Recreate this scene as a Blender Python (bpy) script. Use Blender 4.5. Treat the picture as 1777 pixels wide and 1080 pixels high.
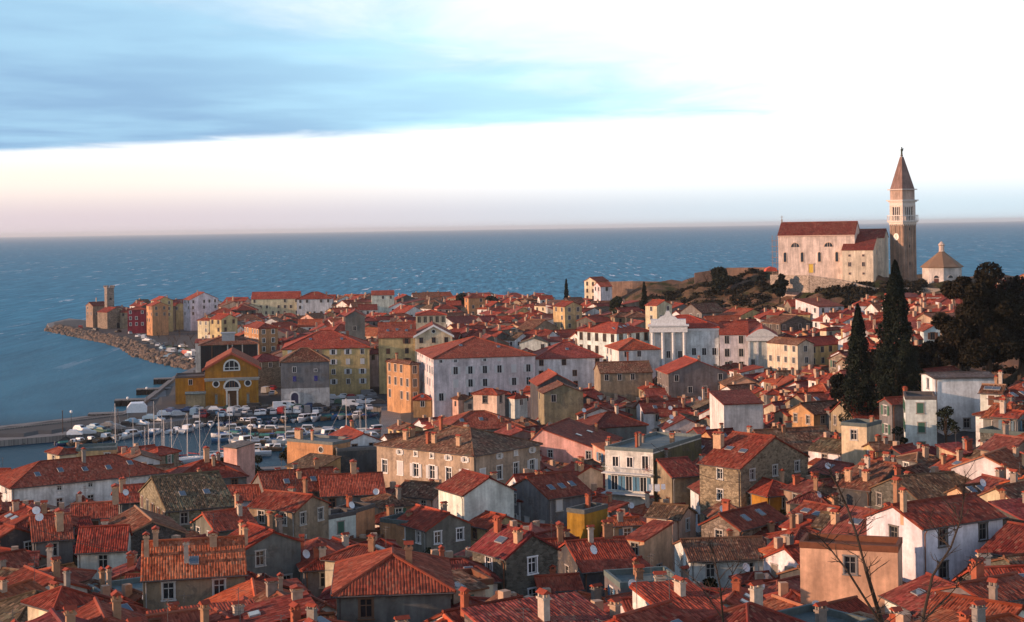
import bpy, math, random
import numpy as np
from mathutils import Vector, Matrix
R = math.radians
random.seed(7); rng = np.random.default_rng(7)
for o in list(bpy.data.objects): bpy.data.objects.remove(o)
scene = bpy.context.scene
C = scene.collection

# ------------------------------------------------------------------ camera
FOC, CX, HY, HCAM, ROLL = 2700.0, 888.5, 395.0, 51.0, R(0.9)
cam_d = bpy.data.cameras.new('camera'); cam = bpy.data.objects.new('camera', cam_d); C.objects.link(cam)
cam_d.sensor_width = 36.0; cam_d.lens = 36.0 * FOC / 1777.0
cam_d.shift_y = -(540.0 - HY) / 1777.0
cam_d.clip_start = 1.0; cam_d.clip_end = 120000.0
cam.matrix_world = Matrix.Translation((0, 0, HCAM)) @ Matrix.Rotation(R(90), 4, 'X') @ Matrix.Rotation(-ROLL, 4, 'Z')
scene.camera = cam
CR, SR = math.cos(ROLL), math.sin(ROLL)

# ------------------------------------------------------------------ world, sun, exposure
SUN_EL = R(10.5); SUN_V = Vector((-0.98, -0.20, 0)).normalized()
sun_az = math.atan2(SUN_V.x, SUN_V.y)
world = bpy.data.worlds.new('World'); scene.world = world; world.use_nodes = True
wn = world.node_tree; wn.nodes.clear()
def WN(t, **k):
    n = wn.nodes.new(t)
    for a, b in k.items(): setattr(n, a, b)
    return n
def wmath(op, a, b=None, clamp=False):
    n = WN('ShaderNodeMath', operation=op, use_clamp=clamp)
    for i, x in enumerate((a, b)):
        if x is None: continue
        if isinstance(x, (int, float)): n.inputs[i].default_value = x
        else: wn.links.new(x, n.inputs[i])
    return n.outputs[0]
def wmix(f, a, b):
    n = WN('ShaderNodeMix', data_type='RGBA')
    for s, x in ((n.inputs[0], f), (n.inputs[6], a), (n.inputs[7], b)):
        if isinstance(x, (int, float)): s.default_value = x
        elif isinstance(x, tuple): s.default_value = (*x, 1)
        else: wn.links.new(x, s)
    return n.outputs[2]
def wrange(v, a, b, lo=0.0, hi=1.0, smooth=True):
    n = WN('ShaderNodeMapRange', interpolation_type='SMOOTHSTEP' if smooth else 'LINEAR')
    wn.links.new(v, n.inputs[0])
    for i, x in zip((1, 2, 3, 4), (a, b, lo, hi)): n.inputs[i].default_value = x
    return n.outputs[0]
sky = WN('ShaderNodeTexSky', sky_type='NISHITA'); sky.sun_disc = False
sky.sun_elevation = SUN_EL; sky.sun_rotation = sun_az; sky.altitude = 50; sky.air_density = 1.2; sky.dust_density = 1.5
tc = WN('ShaderNodeTexCoord'); sep = WN('ShaderNodeSeparateXYZ'); wn.links.new(tc.outputs['Generated'], sep.inputs[0])
dx, dy, dz = sep.outputs
el = wmath('MAXIMUM', dz, 0.0015)
horiz = wmix(wrange(dx, -0.32, 0.3), (6.7, 5.7, 6.1), (6.0, 7.4, 8.3))
low = wmix(wrange(dx, -0.32, 0.1), (9.6, 8.4, 7.5), (9.6, 9.8, 10.0))
veil = wmix(wrange(el, 0.008, 0.036), horiz, low)
veil = wmix(wrange(el, 0.034, 0.060), veil, (9.2, 9.6, 10.1))
veil = wmix(wrange(el, 0.11, 0.70), veil, (1.05, 1.9, 3.5))
base = wmix(0.9, sky.outputs[0], veil)
# a deck of grey-blue stratus, seen in plan: u = x/z to the side, v = y/z ahead
pu = wmath('DIVIDE', dx, el); pv = wmath('DIVIDE', dy, el)
comb = WN('ShaderNodeCombineXYZ'); wn.links.new(wmath('MULTIPLY', pu, 0.8), comb.inputs[0]); wn.links.new(wmath('MULTIPLY', pv, 0.42), comb.inputs[1])
nz = WN('ShaderNodeTexNoise'); nz.inputs['Scale'].default_value = 1.0; nz.inputs['Detail'].default_value = 6; nz.inputs['Roughness'].default_value = 0.6
nz.inputs['Distortion'].default_value = 0.5
wn.links.new(comb.outputs[0], nz.inputs['Vector'])
nn = wmath('SUBTRACT', nz.outputs[0], 0.5)
edge_v = wmath('ADD', wmath('ADD', pv, wmath('MULTIPLY', pu, 0.55)), wmath('MULTIPLY', nn, 2.4))
far_edge = wrange(edge_v, 14.2, 15.9, 1.0, 0.0)
side = wmath('ADD', wmath('SUBTRACT', pu, wmath('MULTIPLY', wmath('SUBTRACT', pv, 8.8), 0.37)), wmath('MULTIPLY', nn, 3.2))
side_edge = wrange(side, -1.1, 1.3, 1.0, 0.0)
deck = wmath('MULTIPLY', far_edge, side_edge)
comb2 = WN('ShaderNodeCombineXYZ'); wn.links.new(wmath('MULTIPLY', pu, 0.7), comb2.inputs[0]); wn.links.new(wmath('MULTIPLY', pv, 0.5), comb2.inputs[1])
nz2 = WN('ShaderNodeTexNoise'); nz2.inputs['Scale'].default_value = 0.9; nz2.inputs['Detail'].default_value = 5; nz2.inputs['Roughness'].default_value = 0.5
wn.links.new(comb2.outputs[0], nz2.inputs['Vector'])
tone = wmath('ADD', wrange(nz2.outputs[0], 0.36, 0.70, 0.0, 0.30), wrange(pu, -3.0, 0.6, 0.0, 0.70), clamp=True)
cloudc = wmix(tone, (2.4, 4.0, 5.9), (5.0, 8.1, 9.5))
col = wmix(deck, base, cloudc)
bg = WN('ShaderNodeBackground'); bg.inputs[1].default_value = 0.1
wn.links.new(col, bg.inputs[0])
wo = WN('ShaderNodeOutputWorld'); wn.links.new(bg.outputs[0], wo.inputs[0])

sd = bpy.data.lights.new('sun', 'SUN'); sd.energy = 4.8; sd.angle = R(0.6); sd.color = (1.0, 0.60, 0.38)
sun = bpy.data.objects.new('sun', sd); C.objects.link(sun)
sdir = Vector((SUN_V.x * math.cos(SUN_EL), SUN_V.y * math.cos(SUN_EL), math.sin(SUN_EL)))
sun.rotation_euler = sdir.to_track_quat('Z', 'Y').to_euler()
vs = scene.view_settings; vs.view_transform = 'Standard'; vs.look = 'None'; vs.exposure = 0.38; vs.gamma = 1.0; vs.use_curve_mapping = False
scene.render.engine = 'CYCLES'
try:
    scene.cycles.use_denoising = True; scene.cycles.max_bounces = 5; scene.cycles.diffuse_bounces = 3
except Exception: pass

# ------------------------------------------------------------------ pixel <-> place
def ray(px, py):
    a, b = px - CX, py - HY
    return (a * CR - b * SR) / FOC, (a * SR + b * CR) / FOC      # X/Y and drop/Y
def P(px, py, D):
    u, v = ray(px, py); return Vector((u * D, D, HCAM - v * D))
def G(px, py, z=0.0):
    u, v = ray(px, py); D = (HCAM - z) / v; return Vector((u * D, D, z))
def pix(p):
    u, v = FOC * p[0] / p[1], FOC * (HCAM - p[2]) / p[1]
    return CX + u * CR + v * SR, HY - u * SR + v * CR

# ------------------------------------------------------------------ terrain height
TPX = np.array([-300, 88, 300, 500, 700, 900, 1000, 1100, 1300, 1450, 1600, 1900], float)
TT = [(40, [26]*12),
 (100, [16,17,18,18,18,18,18,17.5,17.5,17,16,17]),
 (130, [12,13,14,14,13.5,13.5,13.5,13,13,13,13.5,15]),
 (160, [9,10,11,10.5,10,9.5,9.5,9.5,9.5,10.5,11.5,14]),
 (190, [7,8,8.5,8,7,6.5,6.8,7,7.5,9.5,12.5,16]),
 (220, [4,4.5,5,5,4.8,4.5,5,5.5,6.5,10.3,16,19]),
 (260, [2.5,2.8,3,3,3.2,3.2,3.6,4.5,6,12,21,23]),
 (300, [2,2,2,2.2,2.5,2.6,3,4,5.5,13,22,25]),
 (350, [2,2,2,2,2.2,2.3,2.6,3.5,5,13,21,25]),
 (400, [2,2,2,2,2.2,2.3,2.5,3.2,5,13,21,25]),
 (450, [2,2,2,2,2.2,2.4,2.6,3.2,5.5,14.5,22.5,26]),
 (500, [2,2,2,2,2.3,2.6,3,4.5,9,20,26,28]),
 (530, [2,2,2,2,2.4,2.8,3.6,6,16,28,29,29]),
 (560, [2,2,2,2,2.6,3.2,5,10,23,31,30,29]),
 (600, [2,2,2,2.2,3,4,9,18,32,31.5,29,28]),
 (640, [2,2,2,2.4,3.4,5,14,26,31,29,27,26]),
 (700, [2,2,2.2,3,4,5.5,14,20,22,20,18,16]),
 (800, [2,2,2.2,3,4,4,4,4,4,4,4,4]),
 (1000, [2]*12)]
TD = np.array([t[0] for t in TT], float); TZ = np.array([t[1] for t in TT], float)
def tz(X, Y):
    p = CX + FOC * X / max(Y, 1.0)
    i = int(np.clip(np.searchsorted(TD, Y) - 1, 0, len(TD) - 2)); j = int(np.clip(np.searchsorted(TPX, p) - 1, 0, len(TPX) - 2))
    s = min(max((Y - TD[i]) / (TD[i+1] - TD[i]), 0), 1); t = min(max((p - TPX[j]) / (TPX[j+1] - TPX[j]), 0), 1)
    return float((TZ[i,j]*(1-t) + TZ[i,j+1]*t)*(1-s) + (TZ[i+1,j]*(1-t) + TZ[i+1,j+1]*t)*s)
def solveD(px, py, hw, lo=85.0, hi=800.0):
    u, v = ray(px, py)
    g = lambda D: HCAM - v*D - tz(u*D, D) - hw
    if g(lo) < 0: return lo
    prev = lo
    D = lo
    while D < hi:
        if g(D) < 0: break
        prev = D; D += 4
    a, b = prev, D
    for _ in range(25):
        m = (a+b)/2
        if g(m) > 0: a = m
        else: b = m
    return (a+b)/2

# ------------------------------------------------------------------ materials
MATS = {}
class NT:
    def __init__(s, name):
        s.m = bpy.data.materials.new(name); s.m.use_nodes = True; s.t = s.m.node_tree; s.t.nodes.clear()
        s.b = s.n('ShaderNodeBsdfPrincipled'); s.o = s.n('ShaderNodeOutputMaterial'); s.l(s.b.outputs[0], s.o.inputs[0]); MATS[name] = s.m
    def n(s, t, **k):
        n = s.t.nodes.new(t)
        for a, b in k.items(): setattr(n, a, b)
        return n
    def l(s, a, b): s.t.links.new(a, b)
    def put(s, sock, x):
        if isinstance(x, (int, float)): sock.default_value = x
        elif isinstance(x, tuple): sock.default_value = (*x, 1) if len(x) == 3 and sock.type == 'RGBA' else x
        else: s.l(x, sock)
    def math(s, op, a, b=None, c=None, clamp=False):
        n = s.n('ShaderNodeMath', operation=op, use_clamp=clamp)
        for i, x in enumerate((a, b, c)):
            if x is not None: s.put(n.inputs[i], x)
        return n.outputs[0]
    def mix(s, f, a, b, blend='MIX'):
        n = s.n('ShaderNodeMix', data_type='RGBA', blend_type=blend)
        s.put(n.inputs[0], f); s.put(n.inputs[6], a); s.put(n.inputs[7], b); return n.outputs[2]
    def rng(s, v, a, b, lo=0.0, hi=1.0):
        n = s.n('ShaderNodeMapRange'); s.put(n.inputs[0], v)
        for i, x in zip((1,2,3,4), (a,b,lo,hi)): s.put(n.inputs[i], x)
        return n.outputs[0]
    def obj(s, scale=(1,1,1)):
        t = s.n('ShaderNodeTexCoord'); m = s.n('ShaderNodeMapping'); s.l(t.outputs['Object'], m.inputs[0]); m.inputs['Scale'].default_value = scale; return m.outputs[0]
    def gen(s, scale=(1,1,1)):
        t = s.n('ShaderNodeNewGeometry'); m = s.n('ShaderNodeMapping'); s.l(t.outputs['Position'], m.inputs[0]); m.inputs['Scale'].default_value = scale; return m.outputs[0]
    def noise(s, vec, scale, det=4, rough=.55, dist=0.0):
        n = s.n('ShaderNodeTexNoise'); s.l(vec, n.inputs['Vector']); n.inputs['Scale'].default_value = scale; n.inputs['Detail'].default_value = det
        n.inputs['Roughness'].default_value = rough; n.inputs['Distortion'].default_value = dist; return n.outputs[0]
    def vor(s, vec, scale, feat='F1'):
        n = s.n('ShaderNodeTexVoronoi', feature=feat); s.l(vec, n.inputs['Vector']); n.inputs['Scale'].default_value = scale; return n
    def bump(s, h, dist=.05, st=.6):
        n = s.n('ShaderNodeBump'); s.l(h, n.inputs['Height']); n.inputs['Distance'].default_value = dist; n.inputs['Strength'].default_value = st; s.l(n.outputs[0], s.b.inputs['Normal'])
    def colour(s, attr):
        if attr:
            n = s.n('ShaderNodeAttribute', attribute_name='Col'); return n.outputs['Color'], n.outputs['Alpha']
        n = s.n('ShaderNodeObjectInfo'); return n.outputs['Color'], n.outputs['Alpha']
    def done(s, col, rough=.8, spec=.3, metal=0.0):
        s.put(s.b.inputs['Base Color'], col); s.put(s.b.inputs['Roughness'], rough); s.b.inputs['Specular IOR Level'].default_value = spec; s.put(s.b.inputs['Metallic'], metal)
        return s.m

def wall_mat(name, attr=False):
    t = NT(name); c, a = t.colour(attr); v = t.gen()
    n1 = t.noise(v, .32, 5, .6); n2 = t.noise(v, 2.6, 5, .6); st = t.noise(t.gen((1.3, 1.3, .16)), 1.0, 4, .6)
    f = t.math('MULTIPLY', t.rng(n1, .3, .7, .66, 1.12), t.rng(n2, .3, .7, .86, 1.08))
    f = t.math('MULTIPLY', f, t.rng(st, .35, .7, .70, 1.10))
    mul = t.n('ShaderNodeVectorMath', operation='SCALE'); t.put(mul.inputs[0], c); t.l(f, mul.inputs['Scale'])
    patch = t.math('MULTIPLY', t.rng(t.noise(v, .55, 6, .68, .4), .52, .60, 0, 1), a, clamp=True)
    vo = t.vor(t.gen((1, 1, 1.7)), 2.4)
    sc = t.mix(t.rng(vo.outputs['Distance'], .1, .6), (.20, .165, .13), (.09, .08, .07))
    t.bump(t.math('ADD', n2, t.math('MULTIPLY', patch, t.math('MULTIPLY', vo.outputs['Distance'], -1.2))), .05, .5)
    t.done(t.mix(t.n_patch(patch) if False else patch, mul.outputs[0], sc), .88, .2)
def stone_mat(name, attr=False):
    t = NT(name); c, a = t.colour(attr); v = t.gen((1, 1, 1.7))
    vo = t.vor(v, 2.0); ed = t.vor(v, 2.0, 'DISTANCE_TO_EDGE'); n = t.noise(t.gen(), .4, 5, .6)
    f = t.math('MULTIPLY', t.rng(n, .3, .7, .65, 1.2), 1.0)
    s = t.n('ShaderNodeSeparateColor'); t.l(vo.outputs['Color'], s.inputs[0])
    f = t.math('MULTIPLY', f, t.rng(s.outputs[0], 0, 1, .55, 1.35))
    mul = t.n('ShaderNodeVectorMath', operation='SCALE'); t.put(mul.inputs[0], c); t.l(f, mul.inputs['Scale'])
    m = t.rng(ed.outputs['Distance'], .0, .07)
    t.bump(t.math('ADD', m, t.math('MULTIPLY', t.noise(t.gen(), 9, 3), .4)), .09, .8)
    mor = t.n('ShaderNodeVectorMath', operation='SCALE'); t.put(mor.inputs[0], c); mor.inputs['Scale'].default_value = 1.15
    t.done(t.mix(m, mor.outputs[0], mul.outputs[0]), .92, .15)
def tile_mat(name, attr=False):
    t = NT(name); c, a = t.colour(attr)
    uv = t.n('ShaderNodeUVMap'); sp = t.n('ShaderNodeSeparateXYZ'); t.l(uv.outputs[0], sp.inputs[0])
    iu = t.math('FLOOR', t.math('DIVIDE', sp.outputs[0], .24)); iv = t.math('FLOOR', t.math('DIVIDE', sp.outputs[1], .40))
    cb = t.n('ShaderNodeCombineXYZ'); t.l(iu, cb.inputs[0]); t.l(iv, cb.inputs[1])
    oi = t.n('ShaderNodeObjectInfo'); t.l(oi.outputs['Random'], cb.inputs[2])
    w = t.n('ShaderNodeTexWhiteNoise', noise_dimensions='3D'); t.l(cb.outputs[0], w.inputs[0])
    g = t.gen(); n1 = t.noise(g, .45, 5, .62); n2 = t.noise(g, 3.0, 4, .6)
    var = t.math('MULTIPLY', t.math('ADD', .30, t.math('MULTIPLY', a, .5)), 1.0)
    f = t.math('MULTIPLY_ADD', t.math('SUBTRACT', w.outputs['Value'], .5), t.math('MULTIPLY', var, 1.7), 1.0)
    f = t.math('MULTIPLY', f, t.rng(n1, .3, .7, .74, 1.2))
    mul = t.n('ShaderNodeVectorMath', operation='SCALE'); t.put(mul.inputs[0], c); t.l(f, mul.inputs['Scale'])
    moss = t.math('MULTIPLY', t.rng(t.math('ADD', n1, t.math('MULTIPLY', n2, .55)), .62, .95), a, clamp=True)
    moss = t.math('MULTIPLY', moss, t.rng(w.outputs['Value'], .1, .8, .4, 1.0))
    colr = t.mix(moss, mul.outputs[0], (.115, .085, .048))
    s2 = t.n('ShaderNodeSeparateColor'); t.l(w.outputs['Color'], s2.inputs[0])
    pn = t.rng(t.math('ADD', t.noise(g, .28, 4, .6, .5), t.math('MULTIPLY', t.math('SUBTRACT', w.outputs['Value'], .5), .10)), .55, .60)
    sc2 = t.n('ShaderNodeVectorMath', operation='MULTIPLY'); t.l(colr, sc2.inputs[0]); sc2.inputs[1].default_value = (1.35, 1.75, 1.9)
    colr = t.mix(t.math('MULTIPLY', pn, t.math('ADD', .35, t.math('MULTIPLY', a, .4)), clamp=True), colr, sc2.outputs[0])
    dn = t.rng(t.math('ADD', t.noise(t.gen((1.0, 1.0, .5)), .33, 4, .6, .8), t.math('MULTIPLY', t.math('SUBTRACT', s2.outputs[2], .5), .08)), .56, .66)
    colr = t.mix(t.math('MULTIPLY', dn, .38), colr, (.055, .030, .022))
    pale = t.math('MULTIPLY', t.math('GREATER_THAN', s2.outputs[1], .93), t.math('MULTIPLY', a, .55))
    colr = t.mix(pale, colr, (.42, .26, .16))
    h = t.math('ABSOLUTE', t.math('SINE', t.math('MULTIPLY', sp.outputs[0], math.pi / .24)))
    h = t.math('MULTIPLY_ADD', t.math('FRACT', t.math('DIVIDE', sp.outputs[1], .40)), -.45, h)
    t.bump(h, .04, .3); t.done(colr, .85, .2)
def paint_mat(name, rough=.45, spec=.4, metal=0.0, nz=.1, attr=False):
    t = NT(name); c, a = t.colour(attr); n = t.noise(t.gen(), 2.5, 4)
    mul = t.n('ShaderNodeVectorMath', operation='SCALE'); t.put(mul.inputs[0], c); t.l(t.rng(n, .3, .7, 1-nz, 1+nz), mul.inputs['Scale'])
    t.done(mul.outputs[0], rough, spec, metal)
for nm, at in (('wall', 0), ('wall_far', 1)): wall_mat(nm, at)
for nm, at in (('tile', 0), ('tile_far', 1)): tile_mat(nm, at)
stone_mat('stone')
paint_mat('paint'); paint_mat('matte', .85, .2, 0, .18); paint_mat('matte_far', .85, .2, 0, .2, True)
t = NT('glass'); t.done(t.mix(t.noise(t.obj(), 1.5, 2), (.012, .014, .018), (.03, .034, .04)), .12, .5)
t = NT('skyglass'); t.done((.08, .10, .12), .05, .9)
t = NT('shutter'); c, a = t.colour(False); w_ = t.n('ShaderNodeTexWave', bands_direction='Z'); t.l(t.obj(), w_.inputs[0]); w_.inputs['Scale'].default_value = 3.2
t.bump(w_.outputs[1], .02, .7); t.done(c, .6, .3)
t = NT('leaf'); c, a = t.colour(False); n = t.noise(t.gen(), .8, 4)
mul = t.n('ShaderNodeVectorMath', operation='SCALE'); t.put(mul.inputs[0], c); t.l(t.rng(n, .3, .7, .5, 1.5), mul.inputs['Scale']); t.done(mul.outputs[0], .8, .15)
t = NT('bark'); n = t.noise(t.obj((6, 6, 1)), 3, 5); t.bump(n, .03); t.done(t.mix(n, (.03, .022, .017), (.075, .055, .042)), .9, .1)
t = NT('rock'); g = t.gen(); oi = t.n('ShaderNodeObjectInfo'); n = t.noise(g, .9, 6, .65); t.bump(t.noise(g, 2.2, 6, .7), .3, .9)
r_ = t.noise(g, .35, 2)
t.done(t.mix(n, (.055, .042, .035), t.mix(t.rng(r_, .35, .65), (.30, .21, .155), (.19, .16, .135))), .9, .2)
t = NT('paving'); g = t.gen(); n = t.noise(g, .12, 6, .6); vo = t.vor(g, .6)
t.done(t.mix(n, (.035, .034, .034), t.mix(t.noise(g, 1.4, 4), (.07, .067, .063), (.12, .11, .10))), .85, .25)
t = NT('quay_stone'); g = t.gen(); n = t.noise(g, .5, 5, .6); b_ = t.n('ShaderNodeTexBrick'); t.l(g, b_.inputs[0]); b_.inputs['Scale'].default_value = .45
b_.inputs['Color1'].default_value = (.27, .25, .23, 1); b_.inputs['Color2'].default_value = (.20, .19, .18, 1); b_.inputs['Mortar'].default_value = (.1, .095, .09, 1)
t.done(t.mix(t.rng(n, .3, .7), b_.outputs[0], (.22, .19, .17), 'MULTIPLY') if False else t.mix(t.math('MULTIPLY', t.rng(n, .3, .7), .5), b_.outputs[0], (.12, .115, .11)), .85, .25)
t = NT('hill'); g = t.gen(); n = t.noise(g, .07, 7, .68, .3); n2 = t.noise(g, .5, 6, .7); n3 = t.noise(g, .16, 5, .6)
soil = t.mix(n2, (.10, .058, .038), (.27, .155, .10)); grass = t.mix(n2, (.016, .024, .009), (.06, .062, .022))
rk = t.vor(t.gen((1, 1, .6)), .22); t.bump(t.math('ADD', t.noise(g, .35, 7, .7), t.math('MULTIPLY', rk.outputs['Distance'], .5)), 1.6, .9)
t.done(t.mix(t.rng(t.math('ADD', n, t.math('MULTIPLY', n3, .4)), .60, .78), grass, soil), .95, .1)
# sea: wind-roughened water with whitecaps, calmer inside the harbour
t = NT('sea')
big = t.noise(t.gen((.0022, .0004, 1)), 1.0, 5, .6); mid = t.noise(t.gen((.16, .016, 1)), 1.0, 8, .68, .2); fin = t.noise(t.gen((.5, .22, 1)), 1.0, 6, .65, .2)
s_ = t.n('ShaderNodeSeparateXYZ'); gp = t.n('ShaderNodeNewGeometry'); t.l(gp.outputs['Position'], s_.inputs[0])
off = t.rng(s_.outputs[1], 520, 1000, .0, 1.0)
cap = t.math('MULTIPLY', t.rng(t.noise(t.gen((.10, .012, 1)), 1.0, 6, .7, .3), .595, .64), off, clamp=True)
cap = t.math('MULTIPLY', cap, t.rng(t.noise(t.gen((.012, .002, 1)), 1.0, 3), .44, .58), clamp=True)
wc = t.mix(t.rng(mid, .36, .64), (.024, .120, .200), (.085, .345, .500)); wc = t.mix(t.math('MULTIPLY', t.rng(big, .35, .65), .45), wc, (.046, .215, .330))
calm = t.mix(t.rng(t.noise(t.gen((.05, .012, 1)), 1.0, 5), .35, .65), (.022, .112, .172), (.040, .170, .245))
calm = t.mix(t.rng(s_.outputs[1], 415, 450), (.013, .052, .080), calm)   # sheltered basin: dark reflections of quay, boats and houses put into the colour
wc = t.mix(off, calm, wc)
t.bump(t.math('ADD', t.math('MULTIPLY', mid, t.math('MULTIPLY_ADD', off, 1.4, .1)), t.math('MULTIPLY', fin, .3)), 1.4, .7)
t.done(t.mix(cap, wc, (.7, .74, .78)), .6, 0.0); t.b.inputs['IOR'].default_value = 1.0
gl_ = t.n('ShaderNodeBsdfGlossy'); gl_.inputs['Roughness'].default_value = .22; gl_.inputs['Color'].default_value = (.75, .85, .95, 1)
bn = [n for n in t.t.nodes if n.type == 'BUMP'][0]; t.l(bn.outputs[0], gl_.inputs['Normal'])
mx = t.n('ShaderNodeMixShader'); t.l(t.rng(off, 0, 1, .10, .05), mx.inputs[0]); t.l(t.b.outputs[0], mx.inputs[1]); t.l(gl_.outputs[0], mx.inputs[2]); t.l(mx.outputs[0], t.o.inputs[0])

# ------------------------------------------------------------------ mesh helpers
class MB:
    def __init__(s): s.v = []; s.f = []; s.mi = []; s.uv = []; s.col = None
    def add(s, vs, fs, m=0, uvs=None):
        k = len(s.v); s.v.extend([tuple(p) for p in vs])
        for i, f in enumerate(fs):
            s.f.append(tuple(k + q for q in f)); s.mi.append(m); s.uv.append(uvs[i] if uvs else None)
        return s
    def quad(s, a, b, c, d, m=0, uv=None): return s.add([a, b, c, d], [(0, 1, 2, 3)], m, [uv] if uv else None)
    def tri(s, a, b, c, m=0): return s.add([a, b, c], [(0, 1, 2)], m)
    def box(s, x0, x1, y0, y1, z0, z1, m=0):
        vs = [(x0,y0,z0),(x1,y0,z0),(x1,y1,z0),(x0,y1,z0),(x0,y0,z1),(x1,y0,z1),(x1,y1,z1),(x0,y1,z1)]
        return s.add(vs, [(0,3,2,1),(4,5,6,7),(0,1,5,4),(1,2,6,5),(2,3,7,6),(3,0,4,7)], m)
    def prism(s, poly, z0, z1, m=0):
        n = len(poly); vs = [(p[0], p[1], z0) for p in poly] + [(p[0], p[1], z1) for p in poly]
        fs = [tuple(range(n, 2*n)), tuple(range(n-1, -1, -1))] + [(i, (i+1) % n, n + (i+1) % n, n + i) for i in range(n)]
        return s.add(vs, fs, m)
    def extr(s, prof, axis, lo, hi, m=0):     # profile in the other two axes
        n = len(prof)
        mk = {'x': lambda p, w: (w, p[0], p[1]), 'y': lambda p, w: (p[0], w, p[1])}[axis]
        vs = [mk(p, lo) for p in prof] + [mk(p, hi) for p in prof]
        fs = [tuple(range(n)), tuple(range(2*n-1, n-1, -1))] + [(i, n + i, n + (i+1) % n, (i+1) % n) for i in range(n)]
        return s.add(vs, fs, m)
    def tube(s, pts, rad, n=6, m=0, cap=True):
        pts = [Vector(p) for p in pts]; rings = []; k = len(s.v)
        for i, p in enumerate(pts):
            d = (pts[min(i+1, len(pts)-1)] - pts[max(i-1, 0)]).normalized(); a = d.orthogonal().normalized(); b = d.cross(a)
            r = rad[i] if isinstance(rad, (list, tuple)) else rad
            for q in range(n):
                w = 2*math.pi*q/n; s.v.append(tuple(p + a*(r*math.cos(w)) + b*(r*math.sin(w))))
        for i in range(len(pts)-1):
            for q in range(n):
                s.f.append((k+i*n+q, k+i*n+(q+1) % n, k+(i+1)*n+(q+1) % n, k+(i+1)*n+q)); s.mi.append(m); s.uv.append(None)
        if cap:
            s.f.append(tuple(k+q for q in range(n-1, -1, -1))); s.mi.append(m); s.uv.append(None)
            s.f.append(tuple(k+(len(pts)-1)*n+q for q in range(n))); s.mi.append(m); s.uv.append(None)
        return s
    def lathe(s, prof, n=12, m=0, c=(0, 0), ph=0.0):
        k = len(s.v)
        for r, z in prof:
            for q in range(n):
                w = 2*math.pi*q/n + ph; s.v.append((c[0] + r*math.cos(w), c[1] + r*math.sin(w), z))
        for i in range(len(prof)-1):
            for q in range(n):
                s.f.append((k+i*n+q, k+i*n+(q+1) % n, k+(i+1)*n+(q+1) % n, k+(i+1)*n+q)); s.mi.append(m); s.uv.append(None)
        return s
    def mesh(s, name, mats, smooth=False):
        me = bpy.data.meshes.new(name); me.from_pydata(s.v, [], s.f)
        for mm in mats: me.materials.append(MATS[mm])
        if len(mats) > 1: me.polygons.foreach_set('material_index', s.mi)
        if any(u is not None for u in s.uv):
            uvl = me.uv_layers.new(name='UVMap'); arr = []
            for f, u in zip(s.f, s.uv):
                for i in range(len(f)): arr.extend(u[i] if u is not None else (0.0, 0.0))
            uvl.data.foreach_set('uv', arr)
        if smooth: me.polygons.foreach_set('use_smooth', [True]*len(s.f))
        me.update(); return me
def obj(name, me, parent=None, loc=(0,0,0), rz=0.0, col=None, rot=None, scale=None):
    o = bpy.data.objects.new(name, me); C.objects.link(o)
    if parent is not None: o.parent = parent
    o.location = loc
    if rot is not None: o.rotation_euler = rot
    elif rz: o.rotation_euler = (0, 0, rz)
    if scale: o.scale = scale
    if col is not None: o.color = col if len(col) == 4 else (*col, 1.0)
    return o
def empty(name, loc, rz=0.0):
    o = bpy.data.objects.new(name, None); C.objects.link(o); o.location = loc; o.rotation_euler = (0, 0, rz); o.empty_display_size = .5; return o
LABELS = set()
def tag(o, label=None, cat=None, group=None, kind=None):
    if label:
        if label in LABELS: print('DUP LABEL', label)
        LABELS.add(label); o['label'] = label
    if cat: o['category'] = cat
    if group: o['group'] = group
    if kind: o['kind'] = kind
    return o

# ------------------------------------------------------------------ the setting: sea, land, quays
def clip_xy(p): return (p.x, p.y)
shore_rock = [(86,574),(130,583),(190,595),(224,606),(243,619),(300,634),(343,642)]
COAST = [(-150, 30), (-125, 200)] + [clip_xy(G(*q)) for q in [(-150,868),(200,834),(660,813),(662,715),(560,713),(420,724),(330,737),(240,751),(86,768),(-60,780),(-60,756),(86,739),(214,723),(230,714),(264,690),(300,661),(343,642)]]
COAST += [clip_xy(G(*q)) for q in reversed(shore_rock[:-1])]
COAST += [clip_xy(G(82,566)), clip_xy(G(120,557))] + [((px-CX)/FOC*D, D) for px, D in ((200,860),(350,850),(600,840),(900,815),(1200,780),(1500,740),(1900,720))] + [(420, 400), (200, 30)]
CO = np.array(COAST)
def inside(x, y):
    a = CO; b = np.roll(CO, -1, 0); c = False
    for (x1, y1), (x2, y2) in zip(a, b):
        if (y1 > y) != (y2 > y) and x < (x2-x1)*(y-y1)/(y2-y1)+x1: c = not c
    return c
def dcoast(x, y):
    a = CO; b = np.roll(CO, -1, 0); d = b - a; p = np.array([x, y]) - a
    t = np.clip((p*d).sum(1)/np.maximum((d*d).sum(1), 1e-9), 0, 1)
    return float(np.sqrt(((p - t[:, None]*d)**2).sum(1)).min())

mb = MB(); S = 50000.0
ys = [-200, 200, 420, 700, 1100, 2000, 5000, 15000, 45000]
for i in range(len(ys)-1): mb.quad((-S, ys[i], 0), (S, ys[i], 0), (S, ys[i+1], 0), (-S, ys[i+1], 0))
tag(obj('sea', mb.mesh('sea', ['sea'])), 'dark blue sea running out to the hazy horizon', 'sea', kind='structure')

# quay platform whose vertical edges are the harbour walls
mb = MB(); mb.prism(COAST[::-1] if sum((COAST[i][0]*COAST[(i+1) % len(COAST)][1]-COAST[(i+1) % len(COAST)][0]*COAST[i][1]) for i in range(len(COAST))) < 0 else COAST, -3.0, 1.45)
tag(obj('quay', mb.mesh('quay', ['quay_stone'])), 'stone quay and pier edging the harbour', 'quay', kind='structure')

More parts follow.
